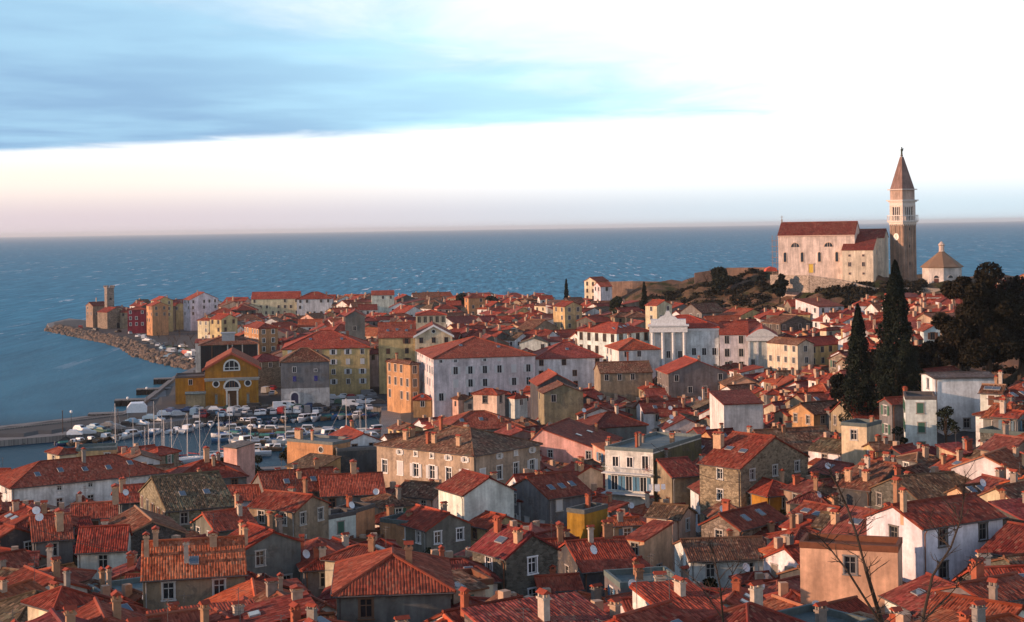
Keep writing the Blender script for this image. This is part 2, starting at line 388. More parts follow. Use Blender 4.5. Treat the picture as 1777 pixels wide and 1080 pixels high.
DMAX = lambda px: float(np.interp(px, [930, 1000, 1100, 1300, 1450, 1600, 1900], [690, 620, 560, 512, 486, 486, 486]))
HILL = lambda px, D, z: (px > 930 and D > DMAX(px) and z > 4) or (px > 1430 and 238 < D < 330 and z > 16)
Ds = [30, 60, 85] + list(np.arange(100, 900, 5.0)); pxs = np.arange(-420, 2220, 24.0)
vs_, ok = [], []
for D in Ds:
    for p in pxs:
        X = (p-CX)/FOC*D; z = tz(X, D); ins = inside(X, D)
        if not ins: z = -3.0
        elif D > 200 and dcoast(X, D) < 5: z = 1.2
        pp = CX + FOC*X/D
        if HILL(pp, D, z): z += 1.6*math.sin(X*.21+D*.13)*math.sin(X*.07-D*.19) + random.uniform(-1.0, 1.0)
        vs_.append((X, D, z)); ok.append(ins)
n = len(pxs); f1, f2 = [], []
for i in range(len(Ds)-1):
    for j in range(n-1):
        q = (i*n+j, i*n+j+1, (i+1)*n+j+1, (i+1)*n+j)
        if not any(ok[k] for k in q): continue
        D = (Ds[i]+Ds[i+1])/2; c = [sum(vs_[k][m] for k in q)/4 for m in range(3)]
        (f2 if HILL(CX+FOC*c[0]/c[1], D, c[2]) else f1).append(q)
mb = MB(); mb.add(vs_, f1); me = mb.mesh('ground', ['paving']); tag(obj('ground', me), 'grey paved ground and lanes between the houses', 'ground', kind='structure')
mb = MB(); mb.add(vs_, f2); me = mb.mesh('hillside', ['hill'], True); tag(obj('hillside', me), 'rocky overgrown hillside below the church', 'hillside', kind='structure')

# ------------------------------------------------------------------ house kit
WALLC = dict(white=(.80,.78,.74,.28), bwhite=(.72,.76,.78,.2), cream=(.70,.60,.43,.15), yellow=(.60,.46,.23,.3), ochre=(.42,.215,.03,.15), orange=(.58,.31,.15,.3),
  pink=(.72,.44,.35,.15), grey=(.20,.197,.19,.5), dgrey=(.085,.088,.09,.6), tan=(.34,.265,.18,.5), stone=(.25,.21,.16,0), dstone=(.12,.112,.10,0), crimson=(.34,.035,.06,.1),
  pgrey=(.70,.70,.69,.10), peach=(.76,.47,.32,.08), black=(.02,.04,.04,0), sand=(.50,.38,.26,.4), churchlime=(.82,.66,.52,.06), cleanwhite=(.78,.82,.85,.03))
WALLW = dict(white='white', cleanwhite='white', bwhite='pale bluish-white', cream='cream', yellow='yellow', ochre='ochre', orange='orange plastered', pink='pink', grey='grey rendered', dgrey='dark grey', tan='tan weathered',
  stone='rubble stone', dstone='dark stone', crimson='crimson', pgrey='pale grey', peach='peach', black='dark', sand='sand-coloured')
ROOFC = dict(red=(.28,.042,.022,.28), dred=(.185,.024,.016,.35), old=(.18,.055,.030,.85), brown=(.105,.055,.030,1.0), orange=(.36,.068,.026,.4), rose=(.25,.046,.034,.4), grey=(.12,.118,.115,.2), wine=(.18,.024,.024,.35))
ROOFW = dict(red='red', dred='dark red', old='weathered red-brown', brown='mottled brown', orange='orange-red', rose='faded red', grey='grey', wine='wine-red')

def frame_mesh(w, h, name, head=False, rnd=False):
    m = MB(); t = .13
    if rnd:
        n = 14; r = w/2
        for q in range(n):
            a0, a1 = 2*math.pi*q/n, 2*math.pi*(q+1)/n
            pts = []
            for rr, yy in ((r, -.06), (r+.16, -.06), (r+.16, .02)):
                pts.append([(rr*math.cos(a), yy, h/2+rr*math.sin(a)) for a in (a0, a1)])
            m.quad(pts[0][0], pts[0][1], pts[1][1], pts[1][0]); m.quad(pts[1][0], pts[1][1], pts[2][1], pts[2][0])
        m.box(-.03, .03, .02, .06, h/2-r, h/2+r)
        return m.mesh(name, ['paint'])
    m.box(-w/2-t, -w/2, -.06, .04, -.02, h+.02); m.box(w/2, w/2+t, -.06, .04, -.02, h+.02); m.box(-w/2-t-.05, w/2+t+.05, -.09, .04, h+.02, h+.02+t)
    m.box(-w/2-t-.06, w/2+t+.06, -.14, .05, -.14, -.02)
    if head: m.box(-w/2-.3, w/2+.3, -.22, .02, h+.32, h+.5)
    for x in (-w/2, -.035, w/2-.07): m.box(x, x+.07, .09, .14, .0, h)
    for z in (0, h*.62, h-.07): m.box(-w/2, w/2, .092, .138, z, z+.07)
    return m.mesh(name, ['paint'])
def pane_mesh(w, h, name, rnd=False):
    m = MB()
    if rnd:
        n = 14; m.add([(w/2*math.cos(2*math.pi*q/n), .0, h/2+w/2*math.sin(2*math.pi*q/n)) for q in range(n)], [tuple(range(n))])
    else: m.box(-w/2, w/2, .15, .17, 0, h)
    return m.mesh(name, ['glass'])
def lite_mesh(w, h, name):
    m = MB(); t = .14
    m.box(-w/2-t, -w/2, -.08, .02, -.1, h+.12); m.box(w/2, w/2+t, -.08, .02, -.1, h+.12); m.box(-w/2, w/2, -.08, .02, h, h+.12); m.box(-w/2, w/2, -.12, .02, -.1, 0)
    m.quad((-w/2, -.02, 0), (w/2, -.02, 0), (w/2, -.02, h), (-w/2, -.02, h), 1); m.box(-.03, .03, -.05, -.02, 0, h)
    return m.mesh(name, ['paint', 'glass'])
WT = dict(W0=(.95, 1.45), W1=(.7, .7), W2=(1.15, 2.1), WH=(1.1, 1.9), WO=(1.0, 1.0), WD=(1.0, 2.15))
WM = {k: (frame_mesh(w, h, 'window', k == 'WH', k == 'WO'), pane_mesh(w, h, 'pane', k == 'WO'), lite_mesh(w, h, 'window')) for k, (w, h) in WT.items()}
SHM = {}
for k, (w, h) in WT.items():
    m = MB(); m.box(0, w/2+.02, -.055, -.005, 0, h); m.box(.04, w/2-.03, -.07, -.055, .05, h/2-.03); m.box(.04, w/2-.03, -.07, -.055, h/2+.03, h-.05); SHM[k] = m.mesh('shutter', ['shutter'])
SHC = [(.10,.16,.20), (.05,.13,.09), (.14,.06,.035), (.55,.56,.56), (.10,.22,.34), (.20,.17,.14)]
CHM = []
for (w, d, h) in ((.5,.5,.9), (.45,.8,1.15), (.62,.62,.8), (.42,.42,1.6), (.8,1.4,1.7)):
    m = MB(); m.box(-w/2, w/2, -d/2, d/2, -1.2, h)
    m.box(-w/2-.08, w/2+.08, -d/2-.08, d/2+.08, h, h+.12)
    for sx in (-1, 1):
        for sy in (-1, 1): m.box(sx*(w/2-.08)-.07, sx*(w/2-.08)+.07, sy*(d/2-.08)-.07, sy*(d/2-.08)+.07, h+.12, h+.34)
    c = MB(); z = h+.34; e = .12
    c.add([(-w/2-e,-d/2-e,z),(w/2+e,-d/2-e,z),(w/2+e,d/2+e,z),(-w/2-e,d/2+e,z),(0,-d/2-e,z+.22),(0,d/2+e,z+.22)], [(0,1,4),(1,2,5,4),(2,3,5),(3,0,4,5),(0,3,2,1)])
    CHM.append((m.mesh('chimney', ['matte']), c.mesh('chimney_cap', ['matte'])))
m = MB(); m.lathe([(.02, 0), (.28, .04), (.45, .14), (.47, .14), (.3, .01), (.02, -.05)], 12); m.tube([(0,0,0), (0,0,.4)], .02, 4); DISHM = m.mesh('satellite_dish', ['paint'])
m = MB(); m.tube([(0,0,-.3), (0,0,2.4)], .025, 4)
for z, l in ((2.3, .7), (2.05, .9), (1.8, .6)):
    m.tube([(-l/2, 0, z), (l/2, 0, z)], .015, 4)
m.tube([(0,-.6,2.2), (0,.6,2.2)], .015, 4); ANTM = m.mesh('antenna', ['matte'])
m = MB(); m.box(-.42, .42, -.6, .6, -.02, .10); m.box(-.36, .36, -.54, .54, .10, .115, 1); SKYM = m.mesh('skylight', ['matte', 'skyglass'])

FOOT = []          # footprints (for packing) : corners
def rect_pts(Cx, Cy, th, a, b, g=0.0):
    u = (math.cos(th), math.sin(th)); v = (-u[1], u[0])
    return [(Cx+u[0]*s+v[0]*t, Cy+u[1]*s+v[1]*t) for s, t in ((-g,-g),(a+g,-g),(a+g,b+g),(-g,b+g))]
def overlap(p, q):
    for A, B in ((p, q), (q, p)):
        for i in range(4):
            ex, ey = A[(i+1) % 4][0]-A[i][0], A[(i+1) % 4][1]-A[i][1]; nx, ny = -ey, ex
            pa = [x*nx+y*ny for x, y in A]; pb = [x*nx+y*ny for x, y in B]
            if max(pa) <= min(pb) or max(pb) <= min(pa): return False
    return True

def roof_plane(mb, E0, eu, L, hv, run, rise, a0, b0, near, m=0, hump=.034):
    E0 = np.array(E0, float); eu = np.array(eu, float); hv = np.array(hv, float); Sl = math.hypot(run, rise)
    ev = hv*(run/Sl); ev[2] += rise/Sl; en = np.cross(eu, ev)
    th = .16
    poly = [(0, 0), (L, 0), (b0, Sl), (a0, Sl)] if b0-a0 > 1e-3 else [(0, 0), (L, 0), (a0, Sl)]
    top = [tuple(E0+eu*p+ev*q) for p, q in poly]; bot = [tuple(E0+eu*p+ev*q-en*th) for p, q in poly]; k = len(poly)
    mb.add(top + bot, [tuple(range(k)), tuple(range(2*k-1, k-1, -1))] + [(k+i, k+(i+1) % k, (i+1) % k, i) for i in range(k)], m, [poly, poly[::-1]] + [None]*k)
    if not near: return
    pit = .24; nc = max(2, int(round(L/pit))); prof = [(0, 0), (.25, .75), (.5, 1), (.75, .75)]
    us = np.array([ (i+p)*L/nc for i in range(nc) for p, _ in prof] + [L]); hs = np.array([h for i in range(nc) for _, h in prof] + [0])*hump
    nr = max(2, int(Sl/.62)); vr = np.linspace(0, Sl, nr+1)
    vmax = np.where(us < a0-1e-6, Sl*us/max(a0, 1e-6), np.where(us > b0+1e-6, Sl*(L-us)/max(L-b0, 1e-6), Sl))
    U, V = np.meshgrid(us, vr); V = np.minimum(V, vmax[None, :])
    colj = np.repeat(rng.uniform(-.018, .018, (nr+1, nc+1)), 4, 1)[:, :len(us)]
    Hh = hs[None, :] + .012 + colj + rng.uniform(-.008, .008, U.shape)
    p1_, p2_ = rng.uniform(0, 6, 2); sag = .035*(1+np.sin(U*.9+p1_+V*.5))*(.5+.5*np.sin(V*.8+p2_))
    V[0, :] -= np.repeat(rng.uniform(0, .1, nc+1), 4)[:len(us)]
    pts = E0 + U[..., None]*eu + V[..., None]*ev + (Hh+sag)[..., None]*en
    w = len(us); base = len(mb.v); mb.v.extend(map(tuple, pts.reshape(-1, 3)))
    keep = (V[1:, :] - V[:-1, :]) > 1e-4
    for i in range(nr):
        for j in range(w-1):
            if keep[i, j] or keep[i, j+1]:
                mb.f.append((base+i*w+j, base+i*w+j+1, base+(i+1)*w+j+1, base+(i+1)*w+j)); mb.mi.append(m)
                mb.uv.append(((us[j], V[i, j]), (us[j+1], V[i, j+1]), (us[j+1], V[i+1, j+1]), (us[j], V[i+1, j])))
def ridge_bar(mb, A, B, r=.16, m=0):
    mb.tube([Vector(A)+Vector((0, 0, .05)), Vector(B)+Vector((0, 0, .05))], r, 6, m)

def wall_geo(mb, a, b, h, opR, opL, roof, rh, p, z0=-3.0, m=0, rec=.2):
    def side(Ls, ops, f, inn):
        xs = sorted({0.0, Ls} | {x for o in ops for x in o[:2]}); zs = sorted({z0, h} | {z for o in ops for z in o[2:]})
        if not ops: mb.quad(f(0, z0), f(Ls, z0), f(Ls, h), f(0, h), m); return
        for i in range(len(xs)-1):
            for j in range(len(zs)-1):
                cx, cz = (xs[i]+xs[i+1])/2, (zs[j]+zs[j+1])/2
                if not any(o[0] < cx < o[1] and o[2] < cz < o[3] for o in ops):
                    mb.quad(f(xs[i], zs[j]), f(xs[i+1], zs[j]), f(xs[i+1], zs[j+1]), f(xs[i], zs[j+1]), m)
        for s0, s1, q0, q1 in ops:
            A, B, Cc, Dd = (s0, q0), (s1, q0), (s1, q1), (s0, q1)
            for e, g in ((A, B), (B, Cc), (Cc, Dd), (Dd, A)):
                mb.quad(f(*e), f(*g), inn(*g), inn(*e), m)
    side(a, opR, lambda s, z: (s, 0, z), lambda s, z: (s, rec, z))
    side(b, opL, lambda s, z: (0, b-s, z), lambda s, z: (rec, b-s, z))
    mb.quad((a, 0, z0), (a, b, z0), (a, b, h), (a, 0, h), m); mb.quad((a, b, z0), (0, b, z0), (0, b, h), (a, b, h), m)
    if roof == 'gx':
        y = p*b; mb.tri((0, b, h), (0, 0, h), (0, y, h+rh), m); mb.tri((a, 0, h), (a, b, h), (a, y, h+rh), m)
    elif roof == 'gy':
        x = p*a; mb.tri((0, 0, h), (a, 0, h), (x, 0, h+rh), m); mb.tri((a, b, h), (0, b, h), (x, b, h+rh), m)
    elif roof == 'sx':     # eave on the left side, rising to the right
        mb.tri((0, 0, h), (a, 0, h), (a, 0, h+rh), m); mb.tri((a, b, h), (0, b, h), (a, b, h+rh), m); mb.quad((a, 0, h), (a, b, h), (a, b, h+rh), (a, 0, h+rh), m)
    elif roof == 'sy':     # eave on the right side, rising away
        mb.tri((0, b, h), (0, 0, h), (0, b, h+rh), m); mb.tri((a, 0, h), (a, b, h), (a, b, h+rh), m); mb.quad((a, b, h), (0, b, h), (0, b, h+rh), (a, b, h+rh), m)
def roof_geo(mb, a, b, h, roof, pitch, p, near, o=.35, og=.2, m=0):
    t = math.tan(R(pitch)); bars = MB()
    if roof == 'gx':
        rh = t*min(p, 1-p)*b if False else t*.5*b; t1, t2 = rh/(p*b), rh/((1-p)*b)
        roof_plane(mb, (-og, -o, h-o*t1), (1,0,0), a+2*og, (0,1,0), p*b+o, rh+o*t1, 0, a+2*og, near, m)
        roof_plane(mb, (a+og, b+o, h-o*t2), (-1,0,0), a+2*og, (0,-1,0), (1-p)*b+o, rh+o*t2, 0, a+2*og, near, m)
        ridge_bar(mb, (-og, p*b, h+rh), (a+og, p*b, h+rh), .16, m); zf = lambda x, y: h + (y*t1 if y < p*b else (b-y)*t2)
    elif roof == 'gy':
        rh = t*.5*a; t1, t2 = rh/(p*a), rh/((1-p)*a)
        roof_plane(mb, (-o, b+og, h-o*t1), (0,-1,0), b+2*og, (1,0,0), p*a+o, rh+o*t1, 0, b+2*og, near, m)
        roof_plane(mb, (a+o, -og, h-o*t2), (0,1,0), b+2*og, (-1,0,0), (1-p)*a+o, rh+o*t2, 0, b+2*og, near, m)
        ridge_bar(mb, (p*a, -og, h+rh), (p*a, b+og, h+rh), .16, m); zf = lambda x, y: h + (x*t1 if x < p*a else (a-x)*t2)
    elif roof == 'hip':
        s = min(a, b)/2; rh = t*s; run = s+o; rise = t*run; z = h-o*t
        La, Lb = a+2*o, b+2*o; k = run
        roof_plane(mb, (-o,-o,z), (1,0,0), La, (0,1,0), run, rise, k, La-k, near, m); roof_plane(mb, (a+o,b+o,z), (-1,0,0), La, (0,-1,0), run, rise, k, La-k, near, m)
        roof_plane(mb, (-o,b+o,z), (0,-1,0), Lb, (1,0,0), run, rise, k, Lb-k, near, m); roof_plane(mb, (a+o,-o,z), (0,1,0), Lb, (-1,0,0), run, rise, k, Lb-k, near, m)
        r1, r2 = ((s, s), (a-s, s)) if a >= b else ((s, s), (s, b-s))
        A, B = (*r1, h+rh), (*r2, h+rh)
        if (a-b)**2 > .01: ridge_bar(mb, A, B, .15, m)
        for c in ((-o,-o,z), (-o,b+o,z), (a+o,-o,z), (a+o,b+o,z)):
            ridge_bar(mb, c, A if (Vector(c)-Vector(A)).length < (Vector(c)-Vector(B)).length else B, .13, m)
        zf = lambda x, y: h + t*min(x, y, a-x, b-y)
    elif roof == 'sx':
        rh = t*a; roof_plane(mb, (-o, b+og, h-o*t), (0,-1,0), b+2*og, (1,0,0), a+o+.1, t*(a+o+.1), 0, b+2*og, near, m); zf = lambda x, y: h+t*x
    elif roof == 'sy':
        rh = t*b; roof_plane(mb, (-og, -o, h-o*t), (1,0,0), a+2*og, (0,1,0), b+o+.1, t*(b+o+.1), 0, a+2*og, near, m); zf = lambda x, y: h+t*y
    else:
        rh = 0; w = .25; ph = .55
        mb.box(0, a, 0, b, h, h+.06, m)
        mb.box(-.05, a+.05, -.05, w, h+.06, h+ph, m); mb.box(-.05, a+.05, b-w, b+.05, h+.06, h+ph, m)
        mb.box(-.05, w, w, b-w, h+.06, h+ph, m); mb.box(a-w, a+.05, w, b-w, h+.06, h+ph, m); zf = lambda x, y: h+.06
    return rh, zf
def rise_of(a, b, roof, pitch):
    t = math.tan(R(pitch)); return {'gx': t*.5*b, 'gy': t*.5*a, 'hip': t*min(a, b)/2, 'sx': t*a, 'sy': t*b, 'flat': 0}[roof]

HOUSES = []
def add_annex(e, a, b, h, D):
    s = random.choice('RL'); L = a if s == 'R' else b
    w = random.uniform(2.2, min(4.5, L*.7)); d = random.uniform(1.5, 2.8); hh = h*random.uniform(.45, .8); off = random.uniform(0, L-w); t = math.tan(R(14))
    M = Matrix.Translation((off, 0, 0)) if s == 'R' else Matrix.Translation((0, L-off, 0)) @ Matrix.Rotation(-R(90), 4, 'Z')
    wl = random.choice(['grey', 'tan', 'cream', 'dgrey', 'pgrey', 'orange', 'stone']); m = MB()
    m.quad((0,-d,-3), (w,-d,-3), (w,-d,hh), (0,-d,hh)); m.add([(0,0,-3), (0,-d,-3), (0,-d,hh), (0,0,hh+t*d)], [(0,1,2,3)]); m.add([(w,-d,-3), (w,0,-3), (w,0,hh+t*d), (w,-d,hh)], [(0,1,2,3)])
    o = obj('annexe_wall', m.mesh('annexe_wall', ['stone' if wl == 'stone' else 'wall']), e, col=WALLC[wl]); o.matrix_basis = M
    m = MB(); roof_plane(m, (-.15, -d-.25, hh-.25*t), (1,0,0), w+.3, (0,1,0), d+.25, t*(d+.25), 0, w+.3, True)
    rc = random.choice(['red', 'old', 'dred', 'brown', 'orange']); o = obj('annexe_roof', m.mesh('annexe_roof', ['tile']), e, col=ROOFC[rc]); o.matrix_basis = M
    k = random.choice(('W0', 'W1', 'WD')); f = obj('window', WM[k][2], e, col=random.choice(((.5,.48,.45), (.2,.2,.2), (.65,.65,.63)))); f.matrix_basis = M @ Matrix.Translation((w/2, -d, max(.3, hh-2.5)))
def geom(xc, ye, hw, th, xl, xr, a, b, D):
    if D is None: D = solveD(xc, ye, hw)
    Pc = P(xc, ye, D); thr = R(th); c, s = math.cos(thr), math.sin(thr)
    if xr is not None and a is None: k = ray(xr, ye)[0]; a = (k*D-Pc.x)/(c-k*s)
    if xl is not None and b is None: k = ray(xl, ye)[0]; b = (Pc.x-k*D)/(s+k*c)
    a = max(2.2, min(a or 8, 60)); b = max(2.2, min(b or 8, 60))
    return D, Pc, thr, a, b
def house(label, xc, ye, hw, th, xl=None, xr=None, a=None, b=None, D=None, roof='gx', pitch=23, p=.5, wall='cream', rc='red', ch=1, sky=0, win=1, sh=-1, dish=0, ant=0,
          name='house', cat='house', group=None, wk='W0', rows=3, frame=(.5,.48,.45), attic=False, bigch=None, sides='RL', step=2.8, og=.2):
    D, Pc, thr, a, b = geom(xc, ye, hw, th, xl, xr, a, b, D)
    fp = rect_pts(Pc.x, Pc.y, thr, a, b); base = min(tz(x, y) for x, y in fp)
    h = Pc.z - base; FOOT.append(fp)
    return make_house(label, (Pc.x, Pc.y, base), thr, a, b, h, D, roof, pitch, p, wall, rc, ch, sky, win, sh, dish, ant, name, cat, group, wk, rows, frame, attic, bigch, sides, step, og)
def make_house(label, loc, thr, a, b, h, D, roof, pitch, p, wall, rc, ch=1, sky=0, win=1, sh=-1, dish=0, ant=0, name='house', cat='house', group=None, wk='W0', rows=3, frame=(.5,.48,.45), attic=False, bigch=None, sides='RL', step=2.8, og=.2, annex=0):
    if frame == (.5,.48,.45): frame = random.choice(((.45,.43,.4), (.3,.27,.24), (.16,.09,.055), (.5,.5,.48), (.36,.33,.3)))
    e = empty(name, loc, thr); near = D < 240; cut = D < 330
    rh = rise_of(a, b, roof, pitch)
    ops = {'R': [], 'L': []}; todo = []
    if win:
        for s in sides:
            Ls = a if s == 'R' else b
            n = int((Ls-.6)/step)
            if n < 1 and Ls > 2.4: n = 1
            zt = h - .5; r = 0
            while n and r < rows:
                k = 'W1' if (attic and r == 0) else wk
                w, hh = WT[k]; z = zt - hh
                if z < .6: break
                for i in range(n):
                    if random.random() < (.1 if win == 2 else .28): continue
                    if win == 2 or random.random() < .9:
                        x = (i+.5)*Ls/n + (0 if win == 2 else random.uniform(-.2, .2))
                        if x-w/2 < .25 or x+w/2 > Ls-.25: continue
                        ops[s].append((x-w/2, x+w/2, z, z+hh)); todo.append((s, x, z, k))
                zt = z - (1.2 if (attic and r == 0) else 1.45); r += 1
    mb = MB(); wall_geo(mb, a, b, h, ops['R'] if cut else [], ops['L'] if cut else [], roof, rh, p)
    wm = 'stone' if 'stone' in wall else 'wall'
    obj('wall', mb.mesh('wall', [wm]), e, col=tuple(max(0, c*random.uniform(.93, 1.07)) for c in WALLC[wall][:3]) + (WALLC[wall][3],))
    mb = MB(); rh2, zf = roof_geo(mb, a, b, h, roof, pitch, p, near, og=og)
    k = random.uniform(.72, 1.25); gk = random.uniform(.85, 1.35)
    ro = obj('roof', mb.mesh('roof', ['tile' if roof != 'flat' else 'matte']), e, col=(ROOFC[rc][0]*k, ROOFC[rc][1]*k*gk, ROOFC[rc][2]*k*gk, min(1, ROOFC[rc][3]*random.uniform(.7, 1.6))))
    shc = SHC[sh] if sh >= 0 else None
    for s, x, z, kk in todo:
        w, hh = WT[kk]
        loc_, rz = ((x, 0, z), 0) if s == 'R' else ((0, b-x, z), -R(90))
        fo = obj('window', WM[kk][0 if cut else 2], e, loc_, rz, col=frame)
        if cut: obj('pane', WM[kk][1], fo, (0, .1, 0) if kk == 'WO' else (0,0,0))
        if shc is not None and kk != 'WO' and random.random() < .8:
            cl = random.random() < .35
            if cl:
                obj('shutter', SHM[kk], fo, (-w/2, 0, 0), col=shc); obj('shutter', SHM[kk], fo, (-.02, 0, 0), col=shc)
            else:
                obj('shutter', SHM[kk], fo, (-w-.15, -.05, 0), col=shc); obj('shutter', SHM[kk], fo, (w/2+.13, -.05, 0), col=shc)
    for i in range(ch if D > 135 else min(ch, 1)):
        x = random.uniform(.12, .88)*a; y = random.uniform(.15, .85)*b; q = random.choice((0, 0, 1, 1, 2, 3))
        c = obj('chimney', CHM[q][0], e, (x, y, zf(x, y)), random.choice((0, R(90))), col=random.choice(((.34,.20,.12), (.40,.29,.21), (.24,.2,.17), (.22,.2,.18), (.45,.38,.31), (.33,.10,.055), (.28,.15,.09))), scale=(random.uniform(.8, 1.25), random.uniform(.8, 1.25), random.uniform(.75, 1.25)))
        obj('chimney_cap', CHM[q][1], c, col=(.28,.055,.03))
    if bigch:
        for fx, fy, q in bigch:
            c = obj('chimney', CHM[q][0], e, (fx*a, fy*b, zf(fx*a, fy*b)), 0, col=(.46,.30,.19)); obj('chimney_cap', CHM[q][1], c, col=(.30,.055,.03))
    t = math.tan(R(pitch))
    for i in range(sky):
        if roof in ('gx', 'sy', 'hip'):
            t1 = t*.5/p if roof == 'gx' else t
            x = (i+.6)/(sky+.2)*a*.8+.1*a; y = (.5*p*b if roof == 'gx' else .25*b)*random.uniform(.7, 1.1); y = min(y, .4*min(a, b)); ang = math.atan(t1)
            obj('skylight', SKYM, e, (x, y, zf(x, y)+.09), rot=(ang, 0, 0), col=(.3,.3,.3))
        elif roof in ('gy', 'sx'):
            t1 = t*.5/p if roof == 'gy' else t
            y = (i+.6)/(sky+.2)*b*.8+.1*b; x = .5*p*a*random.uniform(.7, 1.1); ang = math.atan(t1)
            obj('skylight', SKYM, e, (x, y, zf(x, y)+.09), rot=(0, -ang, 0), col=(.3,.3,.3))
    for i in range(dish):
        x, y = random.uniform(.05, .3)*a, random.uniform(.1, .8)*b
        obj('satellite_dish', DISHM, e, (x, y, zf(x, y)+.75), rot=(R(65), 0, random.uniform(.2, .9)-thr), col=(.75,.75,.75)); 
    for i in range(ant):
        x, y = random.uniform(.2, .8)*a, random.uniform(.2, .8)*b
        obj('antenna', ANTM, e, (x, y, zf(x, y)), random.uniform(0, 3), col=(.1,.1,.1))
    if D < 270 and roof in ('gx', 'gy', 'hip'):
        m = MB(); t_ = math.tan(R(pitch)); z_ = h-.35*t_-.06
        if roof in ('gx', 'hip'): m.tube([(-.3, -.42, z_), (a+.3, -.42, z_)], .075, 5)
        if roof in ('gy', 'hip'): m.tube([(-.42, -.3, z_), (-.42, b+.3, z_)], .075, 5)
        gt = obj('gutter', m.mesh('gutter', ['matte']), e, col=(.10,.085,.08))
        m = MB(); x_, y_ = ((.25, -.1) if roof != 'gy' else (-.1, .25)); m.tube([(x_ if roof != 'gy' else -.42, -.42 if roof != 'gy' else y_, z_), (x_, y_, z_-.45), (x_, y_, -2)], .055, 5)
        obj('downpipe', m.mesh('downpipe', ['matte']), gt, col=random.choice(((.10,.085,.08), (.3,.3,.29), (.2,.09,.05))))
    if annex and near: add_annex(e, a, b, h, D)
    if label: tag(e, label, cat, group)
    HOUSES.append(dict(e=e, D=D, a=a, b=b, h=h, wall=wall, rc=rc, roof=roof, loc=loc, labelled=bool(label), ch=ch, sh=sh))
    e['_h'] = h; e['_a'] = a; e['_b'] = b
    return e

# ------------------------------------------------------------------ houses that can be told apart, near to far
import functools
H_ = functools.partial(house)
# foreground, left
H_('long white house with red hipped roof and row of skylights above the harbour', 20, 846, 11, 33, xr=287, b=12, roof='hip', wall='white', sky=5, ch=1, win=2, attic=True, rows=2, step=4.6, D=232)
H_('small cream cube house with red pyramid roof above the long white house', 103, 788, 7, 40, xl=82, xr=131, roof='hip', wall='cream', ch=0, D=268)
H_('flat-roofed pale yellow terrace block beside the small cream cube house', 132, 784, 7, 12, xr=202, b=6, roof='flat', wall='yellow', rc='grey', ch=0, D=285, rows=1)
H_('stone house under a large mottled brown tiled roof, bottom left', 290, 886, 8, 25, xl=243, xr=407, roof='gx', pitch=20, wall='stone', rc='brown', sky=2, ch=1, win=2, sh=2)
H_('narrow house with red gable and orange chimneys, left of the brown roof', 208, 872, 8, 22, xr=264, b=8, wall='grey', bigch=[(.12,.3,3),(.3,.7,1)], dish=1, ant=1, ch=0)
H_('grey house with orange shutter under a long narrow red roof', 124, 900, 8, 14, xr=203, b=6, wall='grey', sh=2, ch=1, bigch=[(.97,.5,4)], ant=1)
H_('low grey house with wide smooth red roof at bottom left', 134, 957, 8, 10, xr=218, b=8, wall='pgrey', rc='red', ch=1, rows=2)
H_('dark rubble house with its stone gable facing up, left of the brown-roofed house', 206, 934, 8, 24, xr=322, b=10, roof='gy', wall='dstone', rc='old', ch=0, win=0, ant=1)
H_('house with broad orange-red roof and tall lit chimneys along the bottom edge', 248, 1004, 8, 12, xr=425, b=10, roof='gx', rc='orange', wall='tan', bigch=[(.03,.3,3),(.12,.45,1),(.7,.4,2)], ch=1, sky=1, ant=1)
H_('grey house with red roof and dish cut by the left edge', 58, 938, 8, 20, xr=126, b=9, wall='grey', bigch=[(.7,.2,4)], dish=2, ch=1)
H_('house under red hipped roof with lit chimney cluster by the masts', 302, 833, 8, 18, xr=428, b=10, roof='hip', wall='grey', bigch=[(.5,.5,4),(.58,.35,1)], ch=1)
H_('tall pink-sided party wall house beside the thick white mast', 411, 777, 11, 48, xl=388, xr=442, roof='sx', pitch=8, wall='pink', rc='grey', ch=0, win=0)
H_('small house with plain red roof just right of the brown roof', 391, 868, 7, 6, xr=449, b=7, wall='pgrey', ch=0, win=1)
H_('wide red-roofed grey house with several chimneys left of centre', 462, 857, 8, 20, xr=592, b=11, wall='grey', ch=3, sky=2, bigch=[(.5,.3,2)], ant=2)
H_('dark gabled house with sunlit ochre left side, bottom left of centre', 512, 886, 9, 58, xl=432, xr=570, roof='gy', wall='tan', ch=2, rc='red', ant=1)
H_('grey house with long red roof rising to the right, below the ochre gable', 374, 920, 7, 34, xr=447, b=7, wall='grey', ch=1, bigch=[(.8,.5,3)])
H_('grey plastered gable house with two thin chimneys, bottom left of centre', 425, 952, 8, 36, xl=384, xr=522, roof='gy', wall='grey', ch=2, bigch=[(.05,.1,3),(.12,.4,3)])
H_('small flat-topped ochre house standing alone amid dark yards', 617, 891, 8, 62, xl=580, a=4.5, roof='flat', wall='orange', rc='grey', ch=1, sides='L', dish=1)
H_('broad smooth red hipped roof house at the bottom centre-left', 584, 1030, 8, 5, xr=782, b=11, roof='hip', pitch=23, wall='grey', rc='red', ch=1)
H_('low house with red awning-like roof left of the big bottom roof', 528, 988, 6, 16, xr=602, b=7, roof='hip', wall='grey', ch=2, dish=1)
H_('red-roofed house with a massive grey chimney left of the palazzo', 558, 860, 8, 10, xr=668, b=10, wall='grey', bigch=[(.55,.55,4)], ch=2, ant=1)
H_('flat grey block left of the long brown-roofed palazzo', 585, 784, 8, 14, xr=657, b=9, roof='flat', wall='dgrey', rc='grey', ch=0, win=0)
H_('sunlit orange house with round window and red chimney caps by the boats', 577, 773, 9, 56, xl=498, a=7, roof='flat', wall='orange', rc='grey', ch=0, bigch=[(.3,.9,4),(.3,.6,3)], wk='WO', rows=1, step=5, sides='L')
